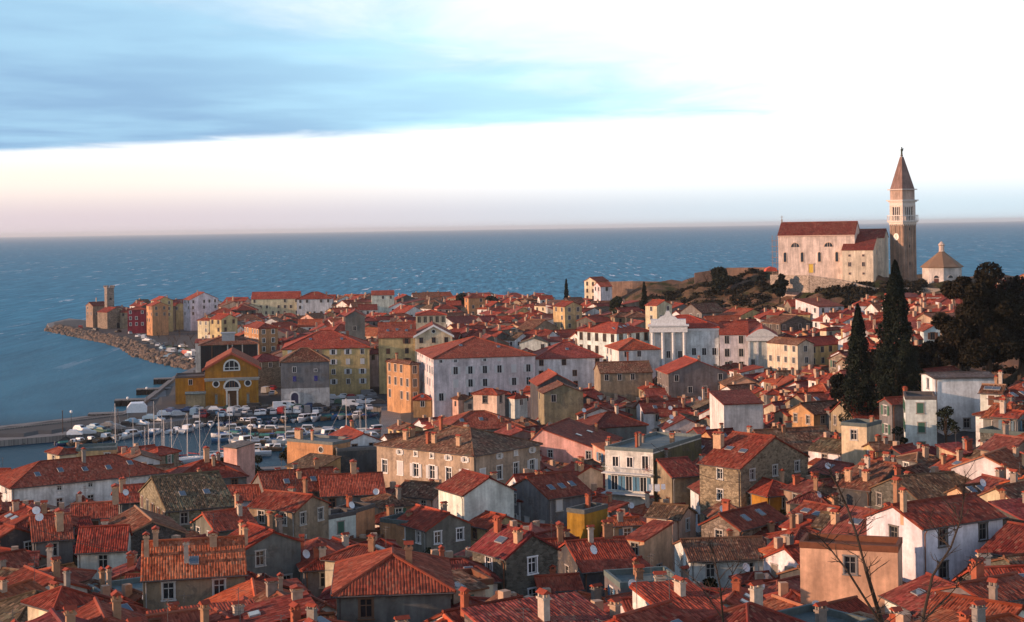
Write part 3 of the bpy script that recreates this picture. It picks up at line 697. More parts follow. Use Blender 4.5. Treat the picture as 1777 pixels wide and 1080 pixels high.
H_('little shed under brown tiles below the sunlit orange house', 550, 814, 6, 52, xl=498, a=6, roof='sx', pitch=14, wall='orange', rc='brown', ch=0)
H_('pale gabled house with red roof beside the harbour boats', 600, 768, 9, 22, xr=662, b=12, roof='gy', wall='bwhite', ch=1)
H_('long sand-coloured palazzo with red-brown hipped roof and white-framed windows', 822, 790, 12, 49, xl=654, xr=937, roof='hip', pitch=19, wall='sand', rc='old', ch=4, bigch=[(.15,.8,1),(.15,.5,1),(.15,.25,1)], win=2, attic=True, wk='W2', sh=3, frame=(.72,.72,.7), rows=2, step=3.4, D=240)
H_('white house with gabled blank side wall and dark red roof at centre', 805, 858, 10, 30, xl=761, xr=892, roof='gy', pitch=27, wall='cleanwhite', rc='dred', ch=1, sh=3)
H_('house under weathered tiles with pink sunlit end wall left of the white gable', 752, 864, 7, 60, xl=682, a=7, roof='gy', wall='pink', rc='old', ch=1)
H_('grey cottage with red gable roof and white casements, bottom centre', 740, 919, 7, 36, xl=686, xr=817, roof='gy', pitch=26, wall='grey', ch=1, sh=-1, frame=(.75,.75,.75), win=2, rows=2)
H_('flat ochre outbuilding left of the grey cottage', 706, 912, 7, 56, xl=660, a=4.5, roof='flat', wall='orange', rc='grey', ch=1, win=0)
H_('yellow house low under a wide red roof, centre', 848, 916, 6, 40, xl=802, xr=906, roof='gy', wall='yellow', ch=0)
H_('stone-sided house with wine-red roof and white front, bottom centre', 878, 966, 9, 36, xl=820, xr=968, roof='gy', pitch=30, wall='dstone', rc='wine', ch=1, sky=1, bigch=[(.3,.1,2)], win=2, rows=2, frame=(.7,.7,.72))
H_('house with long red hipped roof and skylights, centre', 952, 864, 9, 35, xl=880, xr=1027, roof='gx', pitch=24, wall='grey', sky=3, ch=2, sh=3)
H_('low white flat-roofed house with dish under the long red roof', 946, 872, 8, 62, xl=900, a=5, roof='sx', pitch=8, wall='bwhite', rc='dred', ch=0, dish=1)
H_('yellow gabled house with dark red roof right of centre', 1003, 823, 8, 32, xl=972, xr=1046, roof='gy', wall='cream', ch=1, bigch=[(.2,.1,2),(.2,.3,2)])
H_('ochre flat block with red chimney by the dark courtyards', 1014, 893, 9, 52, xl=984, a=5, roof='flat', wall='ochre', rc='grey', ch=1, win=0)
H_('low yellow flat-topped house below the balcony house', 1016, 908, 6, 10, xr=1062, b=5, roof='flat', wall='yellow', rc='grey', ch=0, rows=1)
H_('small pinkish cottage with shaggy brown tile roof', 1180, 899, 7, 58, xl=1122, xr=1207, roof='gy', pitch=26, wall='pink', rc='brown', ch=0)
H_('large rubble stone house with red roof and gabled side, right of centre', 1285, 812, 11, 42, xl=1214, xr=1402, roof='gy', pitch=25, wall='stone', rc='red', ch=1, sky=2, win=2, rows=2, step=3.6, bigch=[(.25,.95,4)])
H_('dark red lean roof house wedged left of the stone house', 1166, 827, 8, 22, xr=1217, b=9, wall='tan', rc='dred', ch=1)
H_('ochre-walled cottage under smooth red roof with red chimney', 1332, 860, 7, 25, xr=1397, b=9, roof='hip', wall='ochre', ch=0, bigch=[(.75,.35,3)])
H_('stone cottage with gabled end and skylit red roof, lower right', 1283, 918, 8, 46, xl=1217, xr=1362, roof='gx', pitch=27, wall='stone', rc='red', sky=2, ch=1)
H_('low house with square wine-red roof at lower right', 1308, 948, 6, 14, xr=1372, b=8, wall='dgrey', rc='dred', ch=1, bigch=[(.95,.1,2)])
H_('white low building along the bottom edge right of centre', 1198, 972, 6, 5, xr=1338, b=9, roof='gx', pitch=16, wall='white', rc='old', ch=1)
H_('house with shaggy hipped red roof along the bottom right of centre', 1142, 966, 7, 22, xr=1262, b=11, roof='hip', wall='grey', rc='old', ch=1, D=205)
H_('dark grey house with red roof and dish at bottom centre', 1012, 990, 7, 18, xr=1112, b=9, wall='dgrey', ch=2, dish=1, rc='red')
H_('pale pink plastered house end at bottom right of centre', 1118, 937, 7, 52, xl=1086, a=6, roof='sx', pitch=10, wall='peach', rc='red', ch=0)
H_('plain peach flat-topped building wall at the bottom right', 1558, 960, 10, 71, xl=1388, a=4.0, roof='flat', wall='peach', rc='old', ch=0, rows=1, step=8, sides='L', frame=(.2,.2,.2))
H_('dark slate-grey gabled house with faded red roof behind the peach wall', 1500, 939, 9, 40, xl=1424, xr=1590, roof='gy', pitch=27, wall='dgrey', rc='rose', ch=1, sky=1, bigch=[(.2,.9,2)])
H_('big white house with broad red roof at the right edge', 1600, 915, 11, 30, xl=1504, xr=1740, roof='gx', pitch=22, wall='cleanwhite', rc='red', ch=1, win=2, rows=3, step=3.4, frame=(.12,.11,.1), bigch=[(.02,.35,3)])
H_('house under mottled brown and red tiles above the big white house', 1596, 868, 7, 20, xr=1712, b=10, roof='gx', pitch=21, wall='dstone', rc='brown', ch=1, bigch=[(.5,.9,2)])
H_('house with weathered diagonal roof and orange-lit chimneys, right', 1510, 850, 8, 45, xl=1452, xr=1600, roof='gy', pitch=22, wall='dgrey', rc='old', ch=3, bigch=[(.1,.8,1),(.15,.35,2)])
H_('tall blank white house with sloping top at the right edge', 1622, 656, 13, 1, xl=1599, xr=1730, roof='gx', pitch=5, p=.6, wall='cleanwhite', rc='grey', ch=0, win=1, rows=3, step=6, D=238, frame=(.2,.2,.2))
H_('lower white flat house with green shutters beside the tall blank white one', 1571, 694, 11, -12, xr=1625, b=7, roof='flat', wall='cleanwhite', rc='grey', ch=0, sh=1, D=232)
H_('wooden ochre pavilion with dark roof under the dark trees', 1612, 646, 5, 35, xl=1598, xr=1664, roof='gx', pitch=18, wall='ochre', rc='dred', ch=0, D=262)
H_('tan house with plain red roof slab just below the cypresses', 1486, 728, 7, 10, xr=1570, b=11, roof='gx', pitch=26, wall='tan', rc='red', ch=1, bigch=[(.75,.5,4)], D=252)
H_('cream tower-like block catching the sun, right', 1504, 742, 10, 52, xl=1460, a=5, roof='flat', wall='cream', rc='grey', ch=1, D=226, rows=1, sides='L')
H_('wide house under weathered brown-red tiles left of the cream block', 1338, 785, 8, 14, xr=1464, b=13, roof='gx', pitch=22, wall='dgrey', rc='old', ch=3, bigch=[(.1,.2,2)], ant=2)
H_('house with sunlit orange wall under old tiles above the cream block', 1412, 718, 7, 28, xr=1473, b=7, wall='orange', rc='old', ch=1)
H_('tall pale grey blank party wall house standing over the roofs, right of centre', 1256, 701, 12, 9, xr=1324, b=9, roof='sy', pitch=9, wall='pgrey', rc='dred', ch=0, win=0, D=278)
H_('pink gabled house with a long red roof and white side, centre', 1036, 779, 8, 70, xl=908, a=16, roof='gx', pitch=25, p=.74, wall='pink', rc='red', ch=1, sky=2, D=282, bigch=[(.1,.9,2)])
H_('house with red hipped roof and skylights in front of the white palace', 772, 746, 9, 12, xr=908, b=13, roof='hip', pitch=22, wall='grey', sky=3, ch=1, D=306)
H_('small cream turret house with red hipped roof before the white palace', 862, 684, 15, 64, xl=821, xr=876, roof='hip', wall='cream', ch=0, D=318, rows=1, frame=(.1,.1,.1), win=2)
H_('grey house with dark red hipped roof behind the balcony house', 1030, 742, 8, 20, xr=1122, b=10, roof='hip', wall='grey', rc='dred', ch=2, D=300)
H_('pale house with square dark red roof and skylight behind the balcony house', 1118, 716, 8, 8, xr=1162, b=9, wall='pgrey', rc='dred', sky=1, ch=1, D=330)
# middle distance round the square
H_('large white palace of four storeys with red hipped roof on the square', 752, 622, 15, 12, xl=724, xr=929, roof='hip', pitch=17.5, wall='pgrey', rc='red', ch=1, sky=2, win=2, wk='WH', rows=4, step=3.6, sh=3, attic=True, frame=(.55,.56,.57), D=400, name='palace')
H_('sunlit salmon palace with brown roof left of the white palace', 712, 632, 14, 33, xl=671, xr=727, roof='hip', wall='orange', rc='old', ch=1, win=2, wk='W2', rows=4, step=2.6, frame=(.6,.5,.42), D=414, name='palace')
H_('tall yellow house with red roof and skylights behind the salmon palace', 657, 586, 16, 5, xr=722, b=18, roof='gx', wall='yellow', sky=3, ch=1, win=2, rows=4, step=3.6, sh=2, D=462)
H_('ochre house with large red hipped roof behind the old grey harbour house', 490, 606, 14, 6, xr=641, b=22, roof='hip', pitch=22, wall='yellow', ch=3, win=2, rows=4, step=4, sh=3, frame=(.6,.6,.6), D=455, sky=2)
H_('pale yellow clerestory building with a row of tall windows above the roofs', 722, 547, 18, 3, xr=774, b=12, roof='hip', pitch=14, wall='cream', rc='red', ch=0, win=2, wk='W2', rows=1, step=1.7, frame=(.6,.52,.38), D=520)
H_('grey gable-fronted house with one attic window, far left of centre', 599, 549, 14, 6, xl=583, xr=633, b=14, roof='gy', pitch=30, wall='grey', rc='dred', ch=0, rows=2, step=5, D=520)
H_('long white court palace with red hipped roof and tall windows', 1070, 578, 15, 37, xl=1002, xr=1128, roof='hip', pitch=20, wall='bwhite', rc='red', ch=1, sky=5, win=2, wk='W2', rows=3, step=2.9, D=432, name='palace')
H_('pale grey house with red roof between the town hall and the small church', 1249, 580, 14, -7, xr=1298, b=14, roof='gx', wall='pgrey', ch=0, win=2, wk='W2', rows=3, step=2.8, D=425)
H_('crimson house right of the small pedimented church', 1352, 588, 11, -6, xr=1381, b=10, roof='hip', wall='crimson', ch=0, D=420, frame=(.6,.6,.6), win=2)
H_('long yellow house with red roof climbing to the right below the church hill', 1404, 600, 7, 33, xr=1464, b=8, wall='yellow', ch=1, D=405)
H_('white gabled house with narrow face right of the crimson house', 1384, 598, 9, 30, xr=1412, b=12, roof='gy', wall='cream', rc='old', ch=0, D=395)
H_('cream cottage with small red hipped roof under the cypress top', 1434, 573, 7, 40, xl=1425, xr=1462, roof='hip', wall='cream', ch=0, D=425)
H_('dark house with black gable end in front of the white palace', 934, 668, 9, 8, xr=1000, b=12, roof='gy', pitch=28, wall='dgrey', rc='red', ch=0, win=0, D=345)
H_('tan gabled house below the dark gable right of the white palace', 944, 682, 6, 8, xr=1012, b=8, roof='gy', pitch=22, wall='tan', rc='old', ch=0, rows=1, D=330)
H_('wide house with faded red hipped roof right of the white palace', 930, 622, 11, 6, xr=1046, b=16, roof='hip', wall='pgrey', rc='rose', sky=1, ch=1, D=410)
H_('house with bright orange-red hipped roof in front of the court palace', 1074, 607, 11, 10, xr=1144, b=14, roof='hip', wall='pgrey', rc='orange', ch=1, D=400)
H_('long low tan house with weathered roof in mid town', 1042, 647, 7, 6, xr=1132, b=10, roof='gx', wall='tan', rc='old', ch=1, D=385, rows=1)
H_('broad grey gabled hall with red roof before the town hall', 1160, 648, 8, 8, xr=1262, b=13, roof='gy', pitch=22, wall='grey', rc='red', ch=1, D=375)
# far left, the point
H_('crimson house with white windows near the point', 221, 538, 10, 8, xl=218, xr=252, roof='hip', pitch=15, wall='crimson', ch=1, win=2, rows=3, step=2.6, frame=(.75,.75,.75), D=760, b=11)
H_('sunlit orange house right of the crimson house near the point', 264, 531, 10, 30, xl=254, xr=292, roof='gy', wall='orange', ch=1, D=740)
H_('tall yellow house with red gable near the point', 272, 522, 12, 35, xl=262, xr=300, roof='gy', wall='yellow', ch=1, D=765)
H_('white gabled house high on the roof line near the point', 330, 520, 13, 40, xl=318, xr=378, roof='gy', wall='bwhite', ch=1, D=770)
H_('sunlit cream house front on the waterfront left of the dark glass block', 362, 556, 9, 55, xl=343, xr=372, roof='hip', wall='cream', ch=1, D=640, win=2, step=2.2)
H_('sunlit yellow house behind the promenade trees', 384, 554, 10, 50, xl=364, xr=412, roof='gy', wall='yellow', ch=1, D=600)
H_('house with bright sunlit side and white window frames behind the glass block', 449, 570, 12, 26, xl=424, xr=482, roof='hip', wall='orange', ch=1, win=2, rows=3, step=2.6, frame=(.8,.78,.72), D=520)
H_('long red-roofed block standing on the far roof line, left', 436, 519, 15, 4, xr=520, b=14, roof='gx', wall='cream', rc='red', ch=1, D=770)
H_('second long red-roofed block on the far roof line, right end', 515, 519, 15, 4, xr=576, b=14, roof='hip', wall='pgrey', rc='red', ch=2, D=760)
H_('blank white house with red gable roof on the far roof line, centre left', 645, 512, 14, 6, xl=641, xr=684, b=9, roof='gx', pitch=20, wall='white', ch=0, rows=1, D=720)
H_('orange hipped-roof house on the far roof line near the dark trees', 813, 517, 12, 20, xl=806, xr=842, roof='hip', wall='orange', ch=1, D=690)
H_('white villa with sunlit end on the hill ridge', 1034, 488, 6, 40, xl=1014, xr=1056, roof='gx', wall='cream', ch=0, D=648, win=2, step=2.4)
H_('low white annexe with red roof beside the ridge villa', 1042, 497, 4, 20, xr=1062, b=7, roof='gx', wall='white', ch=0, D=630, rows=1)
H_('sunlit gabled cottage at the foot of the hill, right of centre', 1140, 530, 7, 40, xl=1120, xr=1166, roof='gy', wall='cream', ch=0, D=505)
H_('yellow gabled house under the ridge villa', 980, 532, 10, 30, xl=960, xr=1010, roof='gy', wall='yellow', ch=0, D=560)

# ------------------------------------------------------------------ landmarks
def part(name, mb, mats, parent, loc=(0,0,0), rz=0.0, col=(.6,.6,.6), smooth=False):
    return obj(name, mb.mesh(name, mats if isinstance(mats, list) else [mats], smooth), parent, loc, rz, col)
def merge_into(main, sub, names={}):
    bpy.context.view_layer.update()
    mm = main.matrix_world.inverted() @ sub.matrix_world
    for c in list(sub.children):
        loc = mm @ c.matrix_basis; c.parent = main; c.matrix_parent_inverse = Matrix.Identity(4); c.matrix_basis = loc
        if c.name.split('.')[0] in names: c.name = names[c.name.split('.')[0]]
    for i, h in enumerate(HOUSES):
        if h['e'] is sub: HOUSES.pop(i); break
    bpy.data.objects.remove(sub)
def arch_mesh(mb, r, w, y0, y1, cz=0.0, legs=0.0, m=0, n=12):     # half-round moulding in the xz plane
    prev = None
    pts = [(math.cos(math.pi*i/n), math.sin(math.pi*i/n)) for i in range(n+1)]
    for c, s in pts:
        cur = [((r)*c, cz+r*s), ((r+w)*c, cz+(r+w)*s)]
        if prev:
            A, B = prev; Cc, D = cur
            mb.quad((A[0], y0, A[1]), (Cc[0], y0, Cc[1]), (D[0], y0, D[1]), (B[0], y0, B[1]), m) if False else mb.quad((B[0], y0, B[1]), (A[0], y0, A[1]), (Cc[0], y0, Cc[1]), (D[0], y0, D[1]), m)
            mb.quad((B[0], y0, B[1]), (D[0], y0, D[1]), (D[0], y1, D[1]), (B[0], y1, B[1]), m); mb.quad((A[0], y0, A[1]), (A[0], y1, A[1]), (Cc[0], y1, Cc[1]), (Cc[0], y0, Cc[1]), m)
        prev = cur
    if legs:
        for s in (-1, 1):
            x0, x1 = sorted((s*r, s*(r+w))); mb.box(x0, x1, y0, y1, cz-legs, cz, m)
def half_disc(mb, r, y, cz=0.0, m=0, n=12):
    mb.add([(r*math.cos(math.pi*i/n), y, cz+r*math.sin(math.pi*i/n)) for i in range(n+1)], [tuple(range(n+1))], m)
LSIDE = -R(90)
PALE = (.62,.62,.58)

# yellow harbour hall
RAKE = {}
e = house('ochre-yellow harbour hall with arched portal and pink-red gable roof', 356, 640, 11, 9.5, xr=448, b=24, roof='gy', pitch=29, wall='ochre', rc='orange', ch=0, win=0, D=437, name='harbour_hall', cat='hall', og=.5)
a, h = e['_a'], e['_h']
mb = MB(); mb.box(-.35, a+.35, -.55, .0, h-3.1, h-2.75); mb.box(-.2, a+.2, -.3, .0, h-3.6, h-3.1); part('cornice', mb, 'matte', e, col=(.33,.33,.31))
mb = MB(); arch_mesh(mb, 1.9, .45, -.3, 0, 0, .7); mb.box(-2.35, 2.35, -.3, 0, -1.0, -.7); mb.box(-.75, -.6, -.2, 0, -.7, 1.75); mb.box(.6, .75, -.2, 0, -.7, 1.75); mb.box(-1.9, 1.9, -.2, 0, -.1, .08)
w = part('lunette_window', mb, 'paint', e, (a/2, 0, h+.15), col=PALE); mb = MB(); half_disc(mb, 1.9, -.06); mb.quad((-1.9,-.06,-.7), (1.9,-.06,-.7), (1.9,-.06,0), (-1.9,-.06,0)); part('pane', mb, 'glass', w)
mb = MB(); arch_mesh(mb, 1.95, .5, -.35, 0, 0, 0); mb.box(-2.3, 2.3, -.3, 0, -.35, 0); w = part('portal_arch', mb, 'paint', e, (a/2, 0, 5.2), col=PALE)
mb = MB(); half_disc(mb, 1.95, -.06); part('pane', mb, 'glass', w)
for k in (-.7, 0, .7):
    mb = MB(); mb.box(k-.05, k+.05, -.14, -.07, 0, 1.75); part('glazing_bar', mb, 'paint', w, col=(.3,.15,.06))
mb = MB(); mb.box(-1.7, -1.25, -.3, 0, 0, 4.3); mb.box(1.25, 1.7, -.3, 0, 0, 4.3); mb.box(-1.85, 1.85, -.36, 0, 4.3, 4.75); w = part('door_frame', mb, 'paint', e, (a/2, 0, 0), col=PALE)
mb = MB(); mb.box(-1.25, 1.25, -.1, 0, 0, 4.3); mb.box(-.06, .06, -.16, -.1, 0, 4.3)
for zz in (.4, 1.9, 3.3): mb.box(-1.1, -.2, -.15, -.1, zz, zz+.9); mb.box(.2, 1.1, -.15, -.1, zz, zz+.9)
part('door', mb, 'matte', w, col=(.10,.05,.025))
for x in (.2*a, .8*a):
    mb = MB(); n = 16
    for q in range(n):
        a0, a1 = 2*math.pi*q/n, 2*math.pi*(q+1)/n
        mb.quad(*[(r_*math.cos(t_), -.2, r_*math.sin(t_)) for r_, t_ in ((1.05, a0), (.75, a0), (.75, a1), (1.05, a1))])
        mb.quad(*[(1.05*math.cos(t_), y_, 1.05*math.sin(t_)) for t_, y_ in ((a0, -.2), (a1, -.2), (a1, 0), (a0, 0))])
    w = part('oculus', mb, 'paint', e, (x, 0, 6.3), col=PALE)
    mb = MB(); mb.add([(.76*math.cos(2*math.pi*q/n), -.05, .76*math.sin(2*math.pi*q/n)) for q in range(n)], [tuple(range(n))]); part('pane', mb, 'glass', w)
    mb = MB(); mb.box(-.35, .35, -.25, 0, 0, 2.2); mb.box(-.5, .5, -.4, 0, -.3, 0); arch_mesh(mb, .3, .1, -.25, 0, 2.2); part('niche', mb, 'matte', e, (x, 0, 1.0), col=(.16,.18,.17))
for x in (0, .32*a, .68*a-.5, a-.5):
    mb = MB(); mb.box(x, x+.5, -.1, 0, 0, h-3.6); part('pilaster', mb, 'wall', e, col=(.43,.225,.035,.1))
rh = rise_of(a, 1, 'gy', 29); t29 = math.tan(R(29))
for s in (0, 1):
    mb = MB(); sg = -1 if s == 0 else 1; x0 = -.9 if s == 0 else a+.9; zl = h-.9*t29
    mb.add([(x0, -.95, zl-.25), (x0, -.95, zl+.45), (a/2, -.95, h+rh+.45), (a/2, -.95, h+rh-.25), (x0, -.5, zl-.25), (x0, -.5, zl+.45), (a/2, -.5, h+rh+.45), (a/2, -.5, h+rh-.25)], [(0,1,2,3) if s else (3,2,1,0), (1,5,6,2), (0,3,7,4), (0,4,5,1)])
    part('raking_eave', mb, 'matte', e, col=(.36,.085,.05))
e = house('low ochre wing with flat grey roof left of the harbour hall', 304, 657, 7, 10, xr=355, b=11, roof='flat', wall='ochre', rc='grey', ch=0, win=1, rows=1, step=5, D=444, name='harbour_wing', cat='hall')
e = house('wooden boarded shed in front of the ochre harbour wing', 322, 684, 3, 10, xr=356, b=3, roof='sy', pitch=6, wall='tan', rc='grey', ch=0, win=0, D=429, name='shed', cat='shed')
# dark glass block behind it
e = house('dark green glass-fronted block with brown roof behind the harbour hall', 346, 599, 14, 10, xr=448, b=16, roof='hip', pitch=16, wall='black', rc='old', ch=0, win=0, D=500, name='glass_block', cat='building')
a, h = e['_a'], e['_h']; n = 12
for i in range(n):
    mb = MB(); w = a/n; mb.box(i*w+.08, (i+1)*w-.08, -.08, 0, .5, h-.6); part('glass_panel', mb, 'glass', e)
for fx in (0, .2, .47, .55, .72, .985):
    mb = MB(); mb.box(fx*a, fx*a+.35, -.25, 0, 0, h); part('mullion', mb, 'matte', e, col=(.45,.43,.38) if fx not in (.2,) else (.12,.07,.045))
mb = MB(); mb.box(a*.38, a*.6, 3, 7, h, h+3.2); mb.box(a*.36, a*.62, 2.8, 7.2, h+3.2, h+3.5); part('roof_plant', mb, 'matte', e, col=(.33,.36,.38))
# old grey harbour house
e = house('old grey harbour house with blue shutters and brown hipped roof', 487, 628, 12, 8, xr=571, b=11, roof='hip', pitch=30, wall='grey', rc='old', ch=1, win=0, D=432, name='harbour_house')
a, h = e['_a'], e['_h']
for x, z, k, s in ((.28, h-5.2, 'W1', 1), (.72, h-5.2, 'W1', 1), (.28, h-3.0, 'W0', 0), (.72, h-3.0, 'W1', 0), (.72, h-9.5, 'W0', 0)):
    f = obj('window', WM[k][2], e, (x*a, 0, z), 0, col=(.5,.5,.5))
    if s: obj('shutter', SHM['W0'], f, (-.47, -.06, -.4), col=(.03,.03,.20)); obj('shutter', SHM['W0'], f, (0, -.06, -.4), col=(.03,.03,.20))
mb = MB(); mb.box(-.01, a+.01, -.06, 0, 0, 5.2); part('pale_plaster_base', mb, 'wall', e, col=(.55,.56,.56,.35))
mb = MB(); arch_mesh(mb, 1.0, .4, -.3, 0, 3.0, 3.0); w = part('portal', mb, 'matte', e, (a*.28, 0, 0), col=(.55,.56,.57))
mb = MB(); half_disc(mb, 1.0, -.1, 3.0); mb.quad((-1,-.1,0), (1,-.1,0), (1,-.1,3), (-1,-.1,3)); part('door', mb, 'matte', w, col=(.05,.045,.09))
# theatre with white-edged pediment
e = house('cream theatre front with white-edged pediment and round attic window', 720, 584, 15, 4, xr=785, b=26, roof='gy', pitch=27, wall='cream', rc='red', ch=0, win=2, rows=3, step=3.4, D=462, name='theatre', cat='theatre')
a, h = e['_a'], e['_h']; rh = rise_of(a, 1, 'gy', 27)
for s in (0, 1):
    mb = MB(); x0 = -.5 if s == 0 else a+.5; mb.add([(x0, -.55, h-.55), (x0, -.55, h+.05), (a/2, -.55, h+rh+.55), (a/2, -.55, h+rh-.05), (x0, 0, h-.55), (x0, 0, h+.05), (a/2, 0, h+rh+.55), (a/2, 0, h+rh-.05)], [(0,1,2,3) if s else (3,2,1,0), (1,5,6,2), (0,3,7,4)])
    part('pediment_moulding', mb, 'paint', e, col=(.68,.68,.66))
f = obj('oculus', WM['WO'][0], e, (a/2, -.03, h+.9), col=(.6,.6,.58)); obj('pane', WM['WO'][1], f, (0, -.02, 0))
# town hall
e = house('white town hall with columned portico and stepped attic on the square', 1127, 569, 17, -6, xr=1247, b=16, roof='hip', pitch=20, wall='bwhite', rc='red', ch=0, win=0, D=430, name='town_hall', cat='town hall')
a, h = e['_a'], e['_h']; bw = a*.54
mb = MB(); mb.box(.2, bw, -1.6, .0, -3, h+.2); part('portico_block', mb, 'wall', e, col=(.60,.635,.65,.05))
for i, x in enumerate((.9, bw*.36, bw*.64, bw-.7)):
    mb = MB(); mb.lathe([(.62, 5.2), (.62, 5.6), (.48, 5.8), (.42, h-1.6), (.6, h-1.3), (.6, h-1.1)], 12, 0, (x, -2.2)); part('column', mb, 'matte', e, col=(.66,.68,.68), smooth=True)
mb = MB(); mb.box(.0, bw+.2, -2.9, -1.6, 4.4, 5.2); part('balcony', mb, 'matte', e, col=(.55,.57,.57))
mb = MB(); mb.box(.0, bw+.2, -2.9, .0, h-1.1, h+.5); mb.box(-.4, bw+.6, -3.3, .2, h+.5, h+.95); part('entablature', mb, 'matte', e, col=(.63,.65,.65))
mb = MB(); mb.box(.4, bw-.2, -2.4, .4, h+.95, h+2.4); part('attic', mb, 'matte', e, col=(.62,.64,.64))
mb = MB(); c = bw/2; mb.extr([(c-2.7, h+2.4), (c+2.7, h+2.4), (c+2.0, h+3.1), (c+1.0, h+3.4), (c+.4, h+4.7), (c-.4, h+4.7), (c-1.0, h+3.4), (c-2.0, h+3.1)], 'y', -2.0, -.9); part('crest', mb, 'matte', e, col=(.58,.60,.60))
for x in (bw*.19, bw*.5, bw*.81):
    for z in (1.2, 6.6, 11.0): obj('window', WM['WH' if z > 2 else 'WD'][2], e, (x, -1.6, z), col=(.62,.64,.64))
for i in range(3):
    for z in (1.5, 6.4, 11.6): obj('window', WM['WH'][2], e, (bw+1.9+i*(a-bw-2.6)/2.2, 0, z), col=(.66,.68,.68))
for z in (5.4, h-.9):
    mb = MB(); mb.box(bw, a+.25, -.3, 0, z, z+.45); part('string_course', mb, 'matte', e, col=(.62,.64,.64))
# small church with pediment
e = house('small pale church front with pilasters and curved pediment', 1298, 584, 13, -8, xr=1349, b=18, roof='gy', pitch=30, wall='pgrey', rc='red', ch=0, win=0, D=418, name='small_church', cat='church')
a, h = e['_a'], e['_h']; rh = rise_of(a, 1, 'gy', 30)
mb = MB(); N_ = 14; pr = [(a*i/N_-.0, h+.2+(rh*.8)*math.sin(math.pi*i/N_)**1.2) for i in range(N_+1)]; mb.extr([(-.3, h-.1), (a+.3, h-.1)] + [(x, z) for x, z in reversed(pr)], 'y', -.45, .1); part('pediment', mb, 'matte', e, col=(.5,.51,.5))
mb = MB(); mb.box(-.5, a+.5, -.8, 0, h-1.2, h-.2); part('cornice', mb, 'matte', e, col=(.55,.56,.55))
for x in (.0, .28, .66, .93):
    mb = MB(); mb.box(x*a, x*a+.55, -.3, 0, 0, h-1.2); part('pilaster', mb, 'matte', e, col=(.56,.57,.57))
for x in (.16, .83):
    mb = MB(); arch_mesh(mb, .85, .25, -.25, 0, 3, 3); w = part('arched_doorway', mb, 'matte', e, (x*a, 0, .3), col=(.55,.56,.56)); mb = MB(); half_disc(mb, .85, -.08, 3); mb.quad((-.85,-.08,0), (.85,-.08,0), (.85,-.08,3), (-.85,-.08,3)); part('door', mb, 'matte', w, col=(.06,.08,.12))
    obj('window', WM['W0'][2], e, (x*a, 0, 8), col=(.5,.52,.52))
# balcony house
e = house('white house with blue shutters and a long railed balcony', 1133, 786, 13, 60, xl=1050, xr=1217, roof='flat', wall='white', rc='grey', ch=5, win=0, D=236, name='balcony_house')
a, b, h = e['_a'], e['_b'], e['_h']
mb = MB(); mb.box(-.06, 0, -.01, b, 0, h-3.4); part('lower_plaster', mb, 'wall', e, col=(.72,.73,.68,.2))
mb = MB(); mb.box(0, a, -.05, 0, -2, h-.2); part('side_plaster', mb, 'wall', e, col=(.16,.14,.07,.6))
for i, (t_, k) in enumerate(((.16, 'WD'), (.48, 'W0'), (.78, 'W0'))):
    f = obj('window', WM[k][2], e, (0, b*t_, h-2.75 if k == 'WD' else h-2.4), LSIDE, col=(.75,.73,.7))
for t_ in (.2, .5, .8):
    f = obj('window', WM['WD'][2], e, (-.06, b*t_, h-6.0), LSIDE, col=(.6,.62,.62))
    for xx in (-1.12, .62): obj('shutter', SHM['WD'], f, (xx, -.05, 0), col=(.07,.19,.30))
mb = MB(); mb.box(-1.3, 0, -.2, b+.1, h-3.45, h-3.3); bal = part('balcony', mb, 'matte', e, col=(.6,.6,.58))
mb = MB(); mb.tube([(-1.25, -.15, h-2.35), (-1.25, b+.05, h-2.35)], .04, 5)
for i in range(int(b/.22)): mb.tube([(-1.25, i*.22, h-3.3), (-1.25, i*.22, h-2.35)], .018, 4)
part('railing', mb, 'paint', bal, col=(.55,.6,.62))
mb = MB(); mb.box(-1.6, -.06, -.1, b, h-6.5, h-6.35); bal2 = part('lower_terrace', mb, 'matte', e, col=(.45,.48,.5))
for t_, cc in ((.08, (.45,.12,.08)), (.93, (.10,.14,.04)), (.02, (.5,.2,.1))):
    mb = MB()
    for q in range(60):
        p0 = Vector((-1.25+random.gauss(0,.15), b*t_+random.gauss(0,.3), h-2.6+random.gauss(0,.3))); s = .12
        mb.tri(p0, p0+Vector((random.uniform(-s,s), random.uniform(-s,s), s)), p0+Vector((s, random.uniform(-s,s), random.uniform(-s,s))))
    part('balcony_flowers', mb, 'leaf', bal, col=cc)

# chapel and tower on the point
e = house('small stone church on the point with sunlit end wall', 186, 542, 8, 42, xl=169, xr=216, roof='gy', pitch=24, wall='stone', rc='dred', ch=0, win=0, D=800, name='point_church', cat='church')
mb = MB(); arch_mesh(mb, .9, .3, -.15, 0, 2.2, 2.2); w = part('doorway', mb, 'matte', e, (e['_a']*.62, 0, 0), col=(.3,.27,.22)); mb = MB(); half_disc(mb, .9, -.05, 2.2); mb.quad((-.9,-.05,0), (.9,-.05,0), (.9,-.05,2.2), (-.9,-.05,2.2)); part('door', mb, 'matte', w, col=(.02,.02,.03))
house('sunlit stone keeper house behind the church on the point', 161, 531, 10, 40, xl=149, xr=186, roof='gx', wall='tan', rc='dred', ch=1, D=815, win=1, rows=2)
t0 = P(190, 540, 812); e = empty('lighthouse', (t0.x, t0.y, 2), R(35)); s = 1.9; zt = P(190, 500, 812).z-2
mb = MB(); mb.box(-s, s, -s, s, -2, zt); part('tower_wall', mb, 'stone', e, col=(.26,.22,.19))
mb = MB(); mb.box(-s-.25, s+.25, -s-.25, s+.25, zt, zt+.35); part('cornice', mb, 'matte', e, col=(.35,.28,.24))
